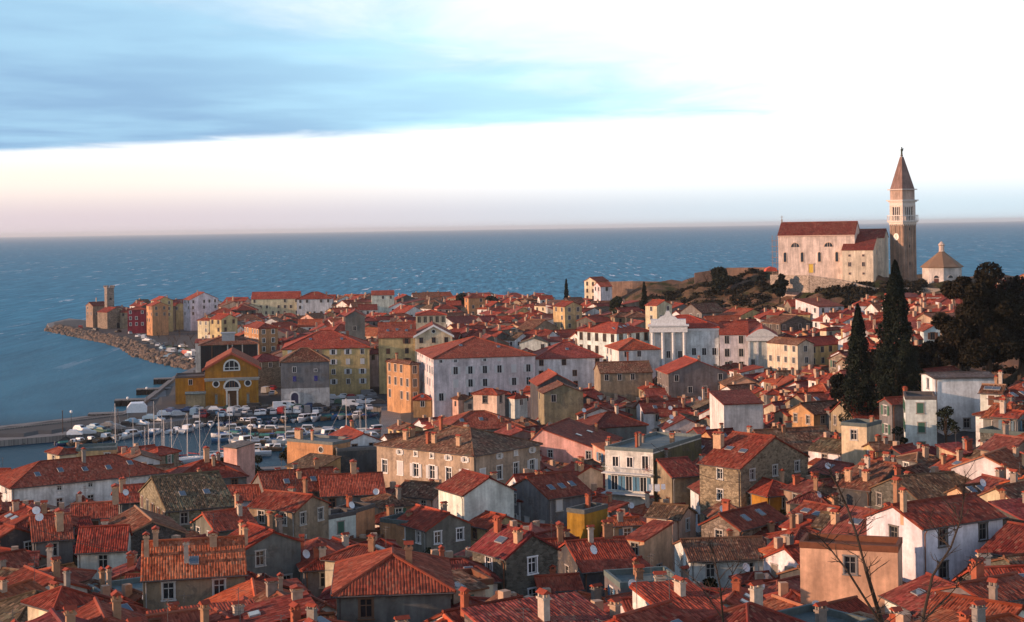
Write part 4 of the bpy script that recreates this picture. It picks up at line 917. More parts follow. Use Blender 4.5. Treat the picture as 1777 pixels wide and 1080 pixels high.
for sx, sy in ((-1,-1), (0,-1), (1,-1), (1,0), (1,1), (0,1), (-1,1), (-1,0)):
    mb = MB(); mb.box(sx*s-.35, sx*s+.35, sy*s-.35, sy*s+.35, zt+.35, zt+1.3); part('merlon', mb, 'stone', e, col=(.28,.23,.2))
for z in (zt*.4, zt*.7):
    mb = MB(); mb.box(-s*.3, s*.3, -s-.02, -s+.3, z, z+1.2); part('slit_window', mb, 'matte', e, col=(.03,.03,.03))
tag(e, 'square stone lighthouse tower with crenellated top on the point', 'lighthouse')

# church on the hill
DCH = 548; PPM = FOC/DCH
e = house('long peach-lit hilltop church with red gable roof and lunette windows', 1483, 406, 14, 70, xl=1350, a=15, roof='gy', pitch=30, wall='churchlime', rc='dred', ch=0, win=0, D=DCH, name='hill_church', cat='church')
a, b, h = e['_a'], e['_b'], e['_h']
LP = lambda px, py: ((0, b*(1483-px)/133.0, h-(py-406)/PPM))
for px in (1380, 1438):
    mb = MB(); arch_mesh(mb, 1.5, .25, -.12, 0, 0, 0); mb.box(-.42, -.3, -.1, 0, 0, 1.4); mb.box(.3, .42, -.1, 0, 0, 1.4); w = part('lunette_window', mb, 'paint', e, LP(px, 428), LSIDE, (.6,.42,.3)); mb = MB(); half_disc(mb, 1.5, -.04); part('pane', mb, 'glass', w)
for px in (1362, 1392, 1422, 1452):
    mb = MB(); arch_mesh(mb, .5, .22, -.12, 0, 2.9, 2.9); mb.box(-.72, .72, -.2, 0, -.2, 0); w = part('tall_window', mb, 'paint', e, LP(px, 454), LSIDE, (.6,.44,.32))
    mb = MB(); half_disc(mb, .5, -.04, 2.9); mb.quad((-.5,-.04,0), (.5,-.04,0), (.5,-.04,2.9), (-.5,-.04,2.9)); part('pane', mb, 'glass', w)
mb = MB(); mb.box(-.75, .75, -.12, 0, 0, 3.0); w = part('door', mb, 'paint', e, LP(1407, 473), LSIDE, (.62,.42,.06)); mb = MB(); mb.box(-1.0, -.75, -.2, 0, 0, 3.0); mb.box(.75, 1.0, -.2, 0, 0, 3.0); mb.box(-1.3, 1.3, -.3, 0, 3.0, 3.3); part('door_frame', mb, 'matte', w, col=(.5,.38,.3))
mb = MB(); mb.box(-.35, 0, 0, b, h-.7, h-.35); part('eaves_cornice', mb, 'matte', e, col=(.58,.42,.33))
mb = MB(); x_ = a/2; z_ = h+rise_of(a, b, 'gy', 30); mb.box(x_-.25, x_+.25, b-.4, b+.1, z_, z_+1.2); mb.box(x_-.08, x_+.08, b-.2, b-.05, z_+1.2, z_+2.6); mb.box(x_-.08, x_+.08, b-.6, b+.35, z_+1.9, z_+2.1); part('gable_cross', mb, 'matte', e, col=(.3,.28,.26))
n0 = len(FOOT)
s1 = house(None, 1534, 412, 12, 70, xl=1478, a=13, roof='gy', pitch=24, wall='churchlime', rc='dred', ch=0, win=0, D=553, name='choir')
s2 = house(None, 1515, 433, 9, 70, xl=1461, a=13, roof='sx', pitch=22, wall='churchlime', rc='dred', ch=0, win=0, D=541, name='sacristy')
b2, h2 = s2['_b'], s2['_h']
for px in (1474, 1498):
    for py, k in ((445, 'W1'), (462, 'W0'), (476, 'W1')):
        obj('window', WM[k][2], s2, (0, b2*(1515-px)/54.0, h2-(py-433)/PPM), LSIDE, col=(.55,.4,.3))
obj('window', WM['W0'][2], s2, (s2['_a']*.75, 0, h2-2), 0, col=(.4,.4,.4))
merge_into(e, s1, {'wall': 'choir_wall', 'roof': 'choir_roof'}); merge_into(e, s2, {'wall': 'sacristy_wall', 'roof': 'sacristy_roof'})
CHURCH = e
# bell tower
ct = P(1570, 484, 552); e = empty('bell_tower', (ct.x, ct.y+1.5, 28), R(31)); FOOT.append(rect_pts(ct.x, ct.y-3, R(45), 7, 7)); s = 3.15
zz = lambda py: HCAM-(py-384.4)*552/FOC-28
z1, z2, z3, z4, z5, z6 = zz(385), zz(376), zz(349), zz(330), zz(272), zz(256)
mb = MB(); mb.box(-s-.35, s+.35, -s-.35, s+.35, -4, 3.0); mb.box(-s, s, -s, s, 3.0, z1); part('shaft', mb, 'wall', e, col=(.33,.235,.18,.35))
for k in range(4):
    for x in (-s+.05, -s*.36, s*.36-.1, s-.65):
        mb = MB(); mb.box(x, x+.6, -s-.16, -s, 3.0, z1-1.2); part('pilaster_strip', mb, 'wall', e, rz=R(90)*k, col=(.40,.265,.195,.2))
mb = MB(); mb.box(-s-.2, s+.2, -s-.2, s+.2, z1-1.0, z1); 
for k in range(4):
    pass
part('frieze', mb, 'matte', e, col=(.62,.53,.46))
for k in range(4):
    for i in range(6):
        mb = MB(); x = -s+.35+i*(2*s-1.1)/5; arch_mesh(mb, .32, .12, -s-.3, -s, z1-1.1, .3); o = part('blind_arch', mb, 'matte', e, rz=R(90)*k, col=(.66,.58,.5)); 
        me_off = Matrix.Translation((0,0,0)); o.data.transform(Matrix.Translation((x+.2, 0, 0)))
mb = MB(); mb.box(-s-.7, s+.7, -s-.7, s+.7, z1, z1+.4); mb.box(-s-.5, s+.5, -s-.5, s+.5, z1-.3, z1); part('balcony_slab', mb, 'matte', e, col=(.6,.55,.5))
for k in range(4):
    mb = MB(); mb.box(-s-.65, s+.65, -s-.65, -s-.45, z2+.25, z2+.5)
    for i in range(11): x = -s-.55+i*(2*s+1.1)/10; mb.box(x-.1, x+.1, -s-.62, -s-.48, z1+.4, z2+.25)
    part('balustrade', mb, 'matte', e, rz=R(90)*k, col=(.66,.60,.55))
zb = z2+3.9
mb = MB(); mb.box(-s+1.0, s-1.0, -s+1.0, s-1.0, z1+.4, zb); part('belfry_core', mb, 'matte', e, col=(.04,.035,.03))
for sx in (-1, 1):
    for sy in (-1, 1):
        mb = MB(); mb.box(sx*s-(1.4 if sx > 0 else 0), sx*s+(1.4 if sx < 0 else 0), sy*s-(1.4 if sy > 0 else 0), sy*s+(1.4 if sy < 0 else 0), z1+.4, zb); part('belfry_pier', mb, 'matte', e, col=(.55,.45,.38))
for k in range(4):
    for x in (-.9, .0, .9):
        mb = MB(); mb.lathe([(.2, z1+.4), (.16, z2+.4), (.16, zb-.9), (.26, zb-.5), (.26, zb)], 8, 0, (x, -s+.25)); part('belfry_column', mb, 'matte', e, rz=R(90)*k, col=(.7,.65,.6))
    mb = MB(); mb.box(-s+1.4, s-1.4, -s+.02, -s+.6, zb-.5, zb); part('belfry_lintel', mb, 'matte', e, rz=R(90)*k, col=(.58,.49,.42))
mb = MB(); mb.box(-s, s, -s, s, zb, z3); mb.box(-s-.8, s+.8, -s-.8, s+.8, z3, z3+.4); mb.box(-s-.4, s+.4, -s-.4, s+.4, z3-.4, z3); part('upper_cornice', mb, 'matte', e, col=(.6,.54,.49))
s4 = s-.15
mb = MB(); mb.box(-s4, s4, -s4, s4, z3+.4, z4); part('drum', mb, 'wall', e, col=(.50,.36,.29,.1))
mb = MB(); mb.box(-s-.5, s+.5, -s-.5, s+.5, z4, z4+.35); part('spire_cornice', mb, 'matte', e, col=(.55,.47,.42))
mb = MB(); k = .45; mb.add([(-s4,-s4,z4+.35), (s4,-s4,z4+.35), (s4,s4,z4+.35), (-s4,s4,z4+.35), (-k,-k,z5), (k,-k,z5), (k,k,z5), (-k,k,z5)], [(0,1,5,4), (1,2,6,5), (2,3,7,6), (3,0,4,7), (4,5,6,7)]); part('spire', mb, 'wall', e, col=(.27,.17,.145,.1))
mb = MB(); mb.lathe([(.05, z5), (.45, z5+.2), (.5, z5+.5), (.3, z5+.9), (.05, z5+1.0)], 10); part('finial_ball', mb, 'matte', e, col=(.12,.10,.08))
mb = MB(); mb.lathe([(.05, z5+.9), (.38, z5+1.0), (.30, z5+1.6), (.36, z5+2.3), (.42, z5+2.6), (.15, z5+2.85), (.13, z5+2.95), (.24, z5+3.1), (.22, z5+3.35), (.02, z5+3.5)], 8)
mb.add([(.1,0,z5+2.6), (1.2,.25,z5+3.3), (1.05,.3,z5+2.1), (.1,.1,z5+1.8), (.1,.12,z5+2.6), (1.2,.33,z5+3.3), (1.05,.38,z5+2.1), (.1,.2,z5+1.8)], [(0,1,2,3), (7,6,5,4), (0,4,5,1), (1,5,6,2), (2,6,7,3)])
mb.tube([(-.3,-.1,z5+2.5), (-.8,-.5,z5+2.2), (-1.0,-.8,z5+2.8)], [.12,.09,.05], 5)
part('angel_statue', mb, 'matte', e, col=(.06,.075,.06))
mb = MB(); n = 20; mb.add([(1.25*math.cos(2*math.pi*q/n), -.0, 1.25*math.sin(2*math.pi*q/n)) for q in range(n)] + [(1.25*math.cos(2*math.pi*q/n), .2, 1.25*math.sin(2*math.pi*q/n)) for q in range(n)], [tuple(range(n))] + [(q, q+n, (q+1) % n+n, (q+1) % n) for q in range(n)])
ck = part('clock_face', mb, 'paint', e, (-s-.2, .0, zz(411)), LSIDE, (.8,.76,.68))
mb = MB(); mb.add([(-.07,-.04,-.2), (.07,-.04,-.2), (.45,-.04,-.85), (.35,-.04,-.9)], [(0,1,2,3)]); mb.box(-.06, .06, -.05, -.02, -.2, .95); mb.box(-.5, .0, -.05, -.03, .2, .34); part('clock_hands', mb, 'matte', ck, col=(.02,.02,.02))
for z in (zz(460), zz(430), zz(400)):
    mb = MB(); mb.box(-.2, .2, -s-.05, -s+.2, z, z+1.0); part('slit_window', mb, 'matte', e, rz=0, col=(.02,.02,.02))
tag(e, 'tall square bell tower with clock, belfry and pointed spire beside the hilltop church', 'bell tower')
# baptistery
bt = P(1642, 500, 533); e = empty('baptistery', (bt.x, bt.y+5, 28.5), R(12)); FOOT.append(rect_pts(bt.x-7, bt.y-2, 0, 14, 14))
zz = lambda py: HCAM-(py-383.4)*537/FOC-28.5
mb = MB(); mb.lathe([(6.6, -4), (6.6, zz(464))], 8, ph=R(22.5)); part('wall', mb, 'wall', e, col=(.64,.58,.54,.1))
mb = MB(); mb.lathe([(6.6, zz(464)-.2), (7.3, zz(464)), (7.3, zz(464)+.2), (1.1, zz(438)), (1.1, zz(437))], 8, ph=R(22.5)); part('roof', mb, 'tile', e, col=(.105,.062,.045,.5))
mb = MB(); mb.lathe([(1.0, zz(439)), (.9, zz(427)), (1.2, zz(426)), (1.2, zz(425)), (.7, zz(422)), (.1, zz(419))], 8); part('lantern', mb, 'matte', e, col=(.5,.40,.34))
for k in range(8):
    ang = R(45)*k-R(90); c_, s_2 = math.cos(ang), math.sin(ang); r_ = 6.1
    if k in (0, 1, 7):
        mb = MB(); arch_mesh(mb, .9, .2, -.12, 0, 0, 0); w = part('lunette_window', mb, 'paint', e, (r_*c_, r_*s_2, zz(482)), ang+R(90), (.6,.5,.45)); mb = MB(); half_disc(mb, .9, -.04); part('pane', mb, 'glass', w)
mb = MB(); mb.box(-.8, .8, -.12, 0, 0, 2.4); ang = R(-90-45); part('door', mb, 'matte', e, (6.1*math.cos(ang), 6.1*math.sin(ang), .3), ang+R(90), (.09,.035,.03))
tag(e, 'octagonal white baptistery with brown tent roof and lantern right of the bell tower', 'baptistery')
# scaffold
e = empty('scaffold', P(1350, 476, 563), R(70)); 
mb = MB()
for x in (0, 1.2):
    for y in (-1, .5, 2): mb.tube([(x, y, -3), (x, y, 14)], .06, 4)
part('pole', mb, 'matte', e, col=(.25,.2,.17))
for i in range(7):
    mb = MB(); mb.box(-.1, 1.3, -1.2, 2.2, i*2.0, i*2.0+.12); part('deck', mb, 'matte', e, col=(.3,.2,.13))
tag(e, 'builders scaffold against the left end of the hilltop church', 'scaffold')

def wall_run(name, label, pts, hgt, thick, mat, col, cat='wall'):
    c = pts[0]; e_ = None; mb = MB()
    for A, B in zip(pts[:-1], pts[1:]):
        d = (B-A); d.z = 0; n_ = Vector((-d.y, d.x, 0)).normalized()*thick/2
        vs = [A-n_-Vector((0,0,hgt)), B-n_-Vector((0,0,hgt)), B+n_-Vector((0,0,hgt)), A+n_-Vector((0,0,hgt)), A-n_, B-n_, B+n_, A+n_]
        mb.add([v-c for v in vs], [(0,1,5,4), (2,3,7,6), (4,5,6,7), (1,2,6,5), (3,0,4,7)])
    return tag(obj(name, mb.mesh(name, [mat]), None, c, col=col), label, cat)
wall_run('retaining_wall', 'stone retaining wall below the hilltop church', [P(1338,477,556), P(1405,478,541), P(1462,486,535), P(1518,500,527), P(1600,499,521), P(1700,506,516), P(1790,506,516)], 6, .9, 'stone', (.36,.30,.25,0))
wall_run('terrace_wall', 'pinkish terrace wall along the ridge right of the villa', [P(1056,489,642), P(1098,488,640), P(1146,489,640)], 8, .6, 'wall', (.38,.24,.17,.3))
wall_run('boundary_wall', 'low brown wall on the crest left of the hilltop church', [P(1205,474,606), P(1262,465,606), P(1345,464,600)], 4, .6, 'wall', (.30,.19,.14,.5))
mb = MB(); mb.extr([(-2, 0), (2.6, 0), (2.0, 1.2), (0, 1.7), (-1.5, 1.0)], 'y', -1, 1); o = obj('tarpaulin', mb.mesh('tarpaulin', ['matte']), None, P(1336, 471, 560), R(10), (.55,.10,.06)); tag(o, 'red tarpaulin heap at the foot of the scaffold', 'tarpaulin')

# ------------------------------------------------------------------ the remaining houses fill the lanes between
PROT = [(300,606,450,712,432), (484,598,572,702,428), (565,585,645,690,450), (654,570,722,700,455), (668,620,728,715,395), (722,612,930,712,396), (720,555,786,590,458), (1002,560,1070,608,425), (1125,535,1250,625,425), (1250,565,1350,620,415),
        (1345,380,1700,500,545), (145,495,300,572,740), (420,498,580,512,760), (1010,470,1060,510,640), (1060,480,1350,512,600), (300,640,672,830,430), (80,655,320,760,440), (88,560,345,645,800), (446,600,486,700,470), (1568,640,1705,752,240),
        (1050,776,1136,850,234), (650,765,830,820,238), (908,704,1040,770,280), (1214,770,1400,830,200)]
ANCH = [('the ochre harbour hall', 400, 660), ('the white palace', 840, 650), ('the town hall', 1186, 590), ('the hilltop church', 1440, 440), ('the baptistery', 1642, 470), ('the brown-roofed palazzo', 790, 790), ('the balcony house', 1092, 810),
        ('the big stone house', 1300, 800), ('the crimson point house', 236, 555), ('the ridge villa', 1035, 490), ('the grey gabled house', 615, 555), ('the clerestory building', 748, 552), ('the tall cypress', 1550, 600), ('the big bottom roof', 690, 980),
        ('the mottled brown roof', 330, 860), ('the white roof-line house', 662, 518), ('the court palace', 1060, 580), ('the glass block', 396, 600), ('the peach wall', 1470, 960), ('the pale party wall', 1290, 725), ('the right-edge white house', 1660, 700)]
WW = ['white', 'cream', 'yellow', 'tan', 'grey', 'pgrey', 'pink', 'orange', 'stone', 'sand', 'dgrey', 'bwhite', 'dstone', 'peach']
WP = [13, 11, 4, 7, 18, 14, 4, 4, 10, 4, 12, 8, 8, 2]
RW = ['red', 'dred', 'old', 'rose', 'brown', 'orange', 'wine']; RP = [38, 18, 18, 10, 5, 9, 5]
for hh_ in HOUSES:
    bpy_e = hh_['e']; th_ = bpy_e.rotation_euler[2]; X_, Y_, B_ = hh_['loc']
    c_ = rect_pts(X_, Y_, th_, hh_['a'], hh_['b']); tp = B_+hh_['h']+rise_of(hh_['a'], hh_['b'], hh_['roof'], 22)
    q_ = [pix((x, y, z)) for x, y in c_[:2]+c_[3:] for z in (B_+hh_['h']*(.72 if hh_['D'] < 330 else .55), tp)]
    x0, x1, y0, y1 = min(p_[0] for p_ in q_), max(p_[0] for p_ in q_), min(p_[1] for p_ in q_), max(p_[1] for p_ in q_)
    nr_ = hh_['D'] < 330; mx_ = (x1-x0)*(.22 if nr_ else .12); PROT.append((x0+mx_, y0, x1-mx_, y1-(y1-y0)*(.25 if nr_ else .12), hh_['D']))
random.seed(21)
def try_house(D, px, tries):
    X = (px-CX)/FOC*D
    if not inside(X, D) or dcoast(X, D) < (9 if D > 480 else 6): return None
    z = tz(X, D)
    if HILL(px, D, z): return None
    if 325 < D < 480 and 80 < px < 675: return None
    if px < 95 and D > 262 or (px < 222 and D > 480): return None
    if D > 470 and px < 347 and D < 760 and px < 250+ (D-470)*-.2 + 60: return None
    big = D > 470
    k_ = 1-.45*tries; a = (random.uniform(8, 13) if big else random.uniform(5.0, 9.0))*k_; b = (random.uniform(8, 12) if big else random.uniform(5.0, 8.5))*k_
    th = random.gauss(28, 16) if D < 330 else random.gauss(22, 18); th = th % 90
    fp = rect_pts(X, D, R(th), a, b, -1.15 if not big else -1.5)
    cx, cy = sum(p_[0] for p_ in fp)/4, sum(p_[1] for p_ in fp)/4
    for q in FOOT:
        if abs(q[0][0]-fp[0][0]) < 50 and abs(q[0][1]-fp[0][1]) < 50 and overlap(fp, q): return None
    base = min(tz(x, y) for x, y in fp); h = random.uniform(8, 12.5) if big else random.uniform(5.0, 8.8)*(1-.35*tries*random.random())
    if 690 > D > 470 and 350 < px < 1000: h *= .9
    roof = random.choices(['gx', 'gy', 'hip', 'sx', 'sy', 'flat'], [30, 30, 26, 4, 6, 4])[0]; pitch = random.uniform(18, 27)
    if roof in ('sx', 'sy'): pitch = 10
    top = base+h+rise_of(a, b, roof, pitch)+1.2
    xs = [pix((x, y, z_)) for x, y in fp for z_ in (base+h*.3, top)]
    x0, x1 = min(p_[0] for p_ in xs), max(p_[0] for p_ in xs); y0, y1 = min(p_[1] for p_ in xs), max(p_[1] for p_ in xs)
    if x1 < -30 or x0 > 1810 or y0 > 1095: return None
    for r in PROT:
        if D < r[4]-.5 and x0 < r[2]-3 and x1 > r[0]+3 and y0 < r[3] and y1 > r[1]: return None
    FOOT.append(fp)
    return dict(loc=(X, D, base), th=R(th), a=a, b=b, h=h, D=D, roof=roof, pitch=pitch, wall=random.choices(WW, WP)[0], rc=random.choices(RW, RP)[0], px=(x0+x1)/2, py=(y0+y1)/2, bb=(x0, y0+(y1-y0)*.12, x1, y1))
fills = []
for lo, hi, n in ((92, 240, 3500), (240, 335, 3500), (335, 470, 4500), (470, 600, 4000), (600, 830, 4500)):
    for it in range(2*n):
        D = random.uniform(lo, hi); r = try_house(D, random.uniform(-60, 1850) if D < 470 else random.uniform(90, 1420), max(0, it/n-.6)/1.4)
        if r: fills.append(r)
# keep only houses that something is seen of; the largest in view become things of their own
cov = np.zeros((282, 462), bool); allh = []
for hh_ in HOUSES:
    th_ = hh_['e'].rotation_euler[2]; X_, Y_, B_ = hh_['loc']; c_ = rect_pts(X_, Y_, th_, hh_['a'], hh_['b'])
    q_ = [pix((x, y, z)) for x, y in c_ for z in (B_, B_+hh_['h']+.6*rise_of(hh_['a'], hh_['b'], hh_['roof'], 22))]
    allh.append((Y_, (min(p_[0] for p_ in q_), min(p_[1] for p_ in q_), max(p_[0] for p_ in q_), max(p_[1] for p_ in q_)), None))
for r in fills: allh.append((r['D'], r['bb'], r))
allh.sort(key=lambda q: q[0])
for D, (x0, y0, x1, y1), r in allh:
    w_ = (x1-x0)*.1; i0, i1, j0, j1 = [int(np.clip(v, 0, m)) for v, m in ((y0/4+.5, 281), (y1/4, 281), ((x0+w_)/4+8, 461), ((x1-w_)/4+8, 461))]
    sub = cov[i0:i1+1, j0:j1+1]
    if r is not None: r['vis'] = int((~sub).sum())
    if r is None or r['vis'] > 2: sub[:] = True
fills = [r for r in fills if r['vis'] > 2]
fills.sort(key=lambda r: -r['vis'])
NIND = 300-len(HOUSES)
ORD = ['', 'second', 'third', 'fourth', 'fifth', 'sixth', 'seventh', 'eighth', 'ninth', 'tenth', 'eleventh', 'twelfth']
SHAPE = dict(gx='gable', gy='gable', hip='hipped', sx='lean-to', sy='lean-to', flat='flat')
groups = {}
for r in fills[:NIND]:
    D = r['D']; e = make_house(None, r['loc'], r['th'], r['a'], r['b'], r['h'], D, r['roof'], r['pitch'], .5, r['wall'], r['rc'] if r['roof'] != 'flat' else 'grey', ch=random.choice((0, 1, 1, 2, 2)) if D < 480 else random.choice((0, 1, 1)), sky=random.choice((0, 0, 0, 1, 2)) if D < 420 else 0,
        win=1, sh=random.choice((-1, -1, 0, 1, 2, 3, 4, 5)) if D < 420 else -1, dish=random.random() < .25 and D < 400, ant=random.random() < .3 and D < 300, rows=2 if D < 420 else 1, annex=random.random() < .55, frame=random.choice(((.5,.48,.45), (.65,.65,.63), (.3,.28,.26))))
    best = min(ANCH, key=lambda q: (q[1]-r['px'])**2+(1.6*(q[2]-r['py']))**2); ddx, ddy = r['px']-best[1], r['py']-best[2]
    ds = math.hypot(ddx, 1.6*ddy)
    where = ('right of ' if ddx > 0 else 'left of ') if abs(ddx) > 1.5*abs(ddy) else ('below ' if ddy > 0 else 'above ')
    where = ('just ' if ds < 70 else 'well ' if ds > 190 else '') + where + best[0]
    rw = ROOFW[r['rc'] if r['roof'] != 'flat' else 'grey']
    lab = f"{WALLW[r['wall']]} house with {rw} {SHAPE[r['roof']]} roof {where}"
    groups.setdefault(lab, []).append((r['px'], e))
for lab, l in groups.items():
    l.sort(key=lambda q: q[0])
    for i, (px, e) in enumerate(l):
        L2 = lab
        if len(l) > 1: L2 = lab + (', leftmost one' if i == 0 else ', rightmost one' if i == len(l)-1 else f', {ORD[min(i, 11)]} from left')
        if len(L2.split()) > 16: L2 = L2.replace('just ', '').replace('well ', '').replace(' one', '').replace(' rendered', '').replace(' plastered', '').replace(' weathered', '').replace('-coloured', '')
        tag(e, L2, 'house', 'old town houses')
# the smallest and farthest roofs, past three hundred, as one mass
rest = fills[NIND:]
mbw, colw = MB(), []
for r in rest:
    M = Matrix.Translation(r['loc']) @ Matrix.Rotation(r['th'], 4, 'Z')
    for kind in (0, 1):
        t_ = MB()
        if kind == 0: wall_geo(t_, r['a'], r['b'], r['h'], [], [], r['roof'], rise_of(r['a'], r['b'], r['roof'], r['pitch']), .5)
        else: roof_geo(t_, r['a'], r['b'], r['h'], r['roof'], r['pitch'], .5, False)
        if kind == 0:
            for s_ in range(2):
                Ls = r['a'] if s_ == 0 else r['b']
                for i in range(int(Ls/2.8)):
                    x = (i+.5)*Ls/int(Ls/2.8); z = r['h']-2.0
                    if s_ == 0: t_.box(x-.45, x+.45, -.04, .05, z, z+1.3, 9)
                    else: t_.box(-.04, .05, x-.45, x+.45, z, z+1.3, 9)
        else:
            zc = r['h']+rise_of(r['a'], r['b'], r['roof'], r['pitch']); t_.box(r['a']*.3-.35, r['a']*.3+.35, r['b']*.6-.35, r['b']*.6+.35, r['h'], zc+.7, 8)
        k = len(mbw.v); mbw.v.extend([tuple(M @ Vector(v)) for v in t_.v])
        cw = WALLC[r['wall']]; cr = ROOFC[r['rc']]
        for f, m_, u in zip(t_.f, t_.mi, t_.uv):
            mbw.f.append(tuple(k+q for q in f)); mbw.uv.append(u if u is not None else [(0, 0)]*len(f))
            mbw.mi.append(2 if m_ in (8, 9) else kind); colw.append((.03,.03,.035,1) if m_ == 9 else (.4,.28,.2,1) if m_ == 8 else (cw if kind == 0 else cr))
if rest:
    me = mbw.mesh('distant_houses', ['wall_far', 'tile_far', 'matte_far'])
    ca = me.color_attributes.new('Col', 'FLOAT_COLOR', 'CORNER'); arr = []
    for f, c_ in zip(mbw.f, colw): arr.extend(list(c_)*len(f))
    ca.data.foreach_set('color', arr)
    tag(obj('distant_houses', me), 'mass of small far red roofs along the back of the old town', 'houses', kind='stuff')

# ------------------------------------------------------------------ harbour: jetties, parapet, lamps, boats, cars
random.seed(5)
for i, (x0, x1, y, lab) in enumerate(((266,306,658,'farthest'), (236,292,676,'second farthest'), (198,268,695,'third farthest'), (152,240,719,'nearest'))):
    A, B = G(x0, y, 1.9), G(x1, y, 1.9); e = empty('jetty', (A.x, A.y, 0), R(9)); L = (B-A).length
    mb = MB(); mb.box(0, L, 0, 4.2, 1.65, 1.9); part('deck', mb, 'quay_stone', e, col=(.3,.3,.3))
    for k in range(6):
        mb = MB(); mb.box(.05+k*L/6, (k+.86)*L/6, .1, 4.1, -2, 1.65); part('pier_block', mb, 'matte', e, col=(.022,.02,.018))
    tag(e, f'dark stone bathing jetty off the quay, {lab} of the four', 'jetty', 'bathing jetties')
pts = [G(x, y, 1.4) for x, y in ((301,662),(265,691.5),(231,715.5),(214,724.5),(86,740.5),(-60,757.5))]
for p_ in pts: p_.z = 2.3
wall_run('quay_parapet', 'pale stone parapet along the outer edge of the pier', pts, 1.0, .8, 'quay_stone', (.3,.3,.3,1))
def lamp(px, py, label, hgt=4.5):
    q = G(px, py, 1.45); e = empty('lamp_post', q)
    mb = MB(); mb.tube([(0,0,0), (0,0,.8), (0,0,hgt)], [.12,.08,.05], 6); part('post', mb, 'matte', e, col=(.05,.05,.05))
    mb = MB(); mb.lathe([(.02,hgt-.05), (.28,hgt+.1), (.36,hgt+.36), (.28,hgt+.62), (.02,hgt+.74)], 10); part('globe', mb, 'paint', e, col=(.8,.8,.78), smooth=True)
    tag(e, label, 'lamp', 'globe lamps')
lamp(124, 748, 'white globe lamp on the pier beside the left edge'); lamp(222, 722, 'white globe lamp on the pier by the outer jetties'); lamp(255, 703, 'white globe lamp on the quay nearest the second jetty')
for i, (px, py, h_) in enumerate(((109, 752, 5.5), (205, 742, 4.5))):
    q = G(px, py, 1.45); e = empty('mooring_pole', q); mb = MB(); mb.tube([(0,0,-1), (0,0,h_)], .1, 5); part('pole', mb, 'matte', e, col=(.06,.04,.03)); mb = MB(); mb.box(-.2, .2, -.2, .2, h_, h_+.15); part('cap', mb, 'matte', e, col=(.1,.1,.1))
    tag(e, ['dark mooring pole at the left end of the pier', 'dark mooring pole among the white boats on the pier'][i], 'pole')

# boats ---------------------------------------------------------------
def hull_mesh(L, W, Hh, stern=.85):
    mb = MB(); ns = 9; prof = []
    for i in range(ns):
        t = i/(ns-1); w = W/2*(stern+(1-stern)*min(1, t*3) if t < .45 else math.cos((t-.45)/.55*math.pi/2)**.75+.02); sh = Hh*(1+.35*t*t); x = -L/2+t*L
        prof.append([(x, -w, sh), (x*1.0-.0, -w*.86, sh*.45), (x*.95, -w*.3, -.25), (x*.95, w*.3, -.25), (x, w*.86, sh*.45), (x, w, sh)])
    k = 6
    for r in prof: mb.v.extend(r)
    def F(f): mb.f.append(f); mb.mi.append(0); mb.uv.append(None)
    for i in range(ns-1):
        for j in range(k-1): F((i*k+j, i*k+j+1, (i+1)*k+j+1, (i+1)*k+j)[::-1])
    F(tuple(range(k))[::-1])
    for i in range(ns-1):       # deck a little below the gunwale
        a, b_, c, d = prof[i][0], prof[i][5], prof[i+1][5], prof[i+1][0]; z = .12
        mb.quad(*[(p_[0], p_[1]*.9, p_[2]-z) for p_ in (a, d, c, b_)])
        for s_ in (0, 5):
            p0, p1 = prof[i][s_], prof[i+1][s_]; q0, q1 = (p0[0], p0[1]*.9, p0[2]-.0), (p1[0], p1[1]*.9, p1[2]-.0)
            mb.quad(p0, p1, q1, q0) if s_ == 0 else mb.quad(p1, p0, q0, q1); mb.quad(q0, q1, (q1[0], q1[1], q1[2]-z), (q0[0], q0[1], q0[2]-z))
    return mb
BW = [(.62,.63,.64), (.58,.57,.54), (.45,.50,.55), (.03,.06,.16), (.45,.40,.33), (.74,.75,.76), (.04,.13,.26), (.16,.10,.06), (.05,.06,.06)]
BWN = ['white', 'off-white', 'pale blue', 'navy', 'cream', 'bright white', 'blue', 'brown', 'black']
hullA = hull_mesh(5.2, 2.0, .75).mesh('hull', ['paint']); hullB = hull_mesh(7.2, 2.5, .95).mesh('hull', ['paint']); hullC = hull_mesh(4.0, 1.6, .55).mesh('hull', ['paint']); hullS = hull_mesh(8.2, 2.7, 1.0, .6).mesh('hull', ['paint'])
def cabin(L0, L1, W, z, H_, m=0):
    mb = MB(); mb.add([(L0,-W/2,z), (L1,-W/2*.8,z), (L1,W/2*.8,z), (L0,W/2,z), (L0+.2,-W/2*.86,z+H_), (L1-.7,-W/2*.66,z+H_), (L1-.7,W/2*.66,z+H_), (L0+.2,W/2*.86,z+H_)], [(4,5,6,7), (0,1,5,4), (1,2,6,5), (2,3,7,6), (3,0,4,7)], m); return mb
cabA = cabin(-.8, 1.3, 1.5, .65, .75).mesh('cabin', ['paint']); cabB = cabin(-1.6, 1.9, 1.9, .85, 1.0).mesh('cabin', ['paint']); cabS = cabin(-1.6, 1.6, 1.5, .9, .45).mesh('cabin', ['paint'])
def strip(L0, L1, W, z, H_):
    mb = MB(); mb.add([(L1-.12,-W*.36,z+.15), (L1-.12,W*.36,z+.15), (L1-.6,W*.32,z+H_-.1), (L1-.6,-W*.32,z+H_-.1)], [(0,1,2,3)])
    for s_ in (-1, 1): mb.add([(L0+.3, s_*W*.5, z+.2), (L1-.5, s_*W*.41, z+.2), (L1-.8, s_*W*.37, z+H_-.15), (L0+.35, s_*W*.46, z+H_-.15)], [(0,1,2,3) if s_ < 0 else (3,2,1,0)])
    return mb
wsA = strip(-.8, 1.3, 1.5, .65, .75).mesh('cabin_window', ['glass']); wsB = strip(-1.6, 1.9, 1.9, .85, 1.0).mesh('cabin_window', ['glass'])
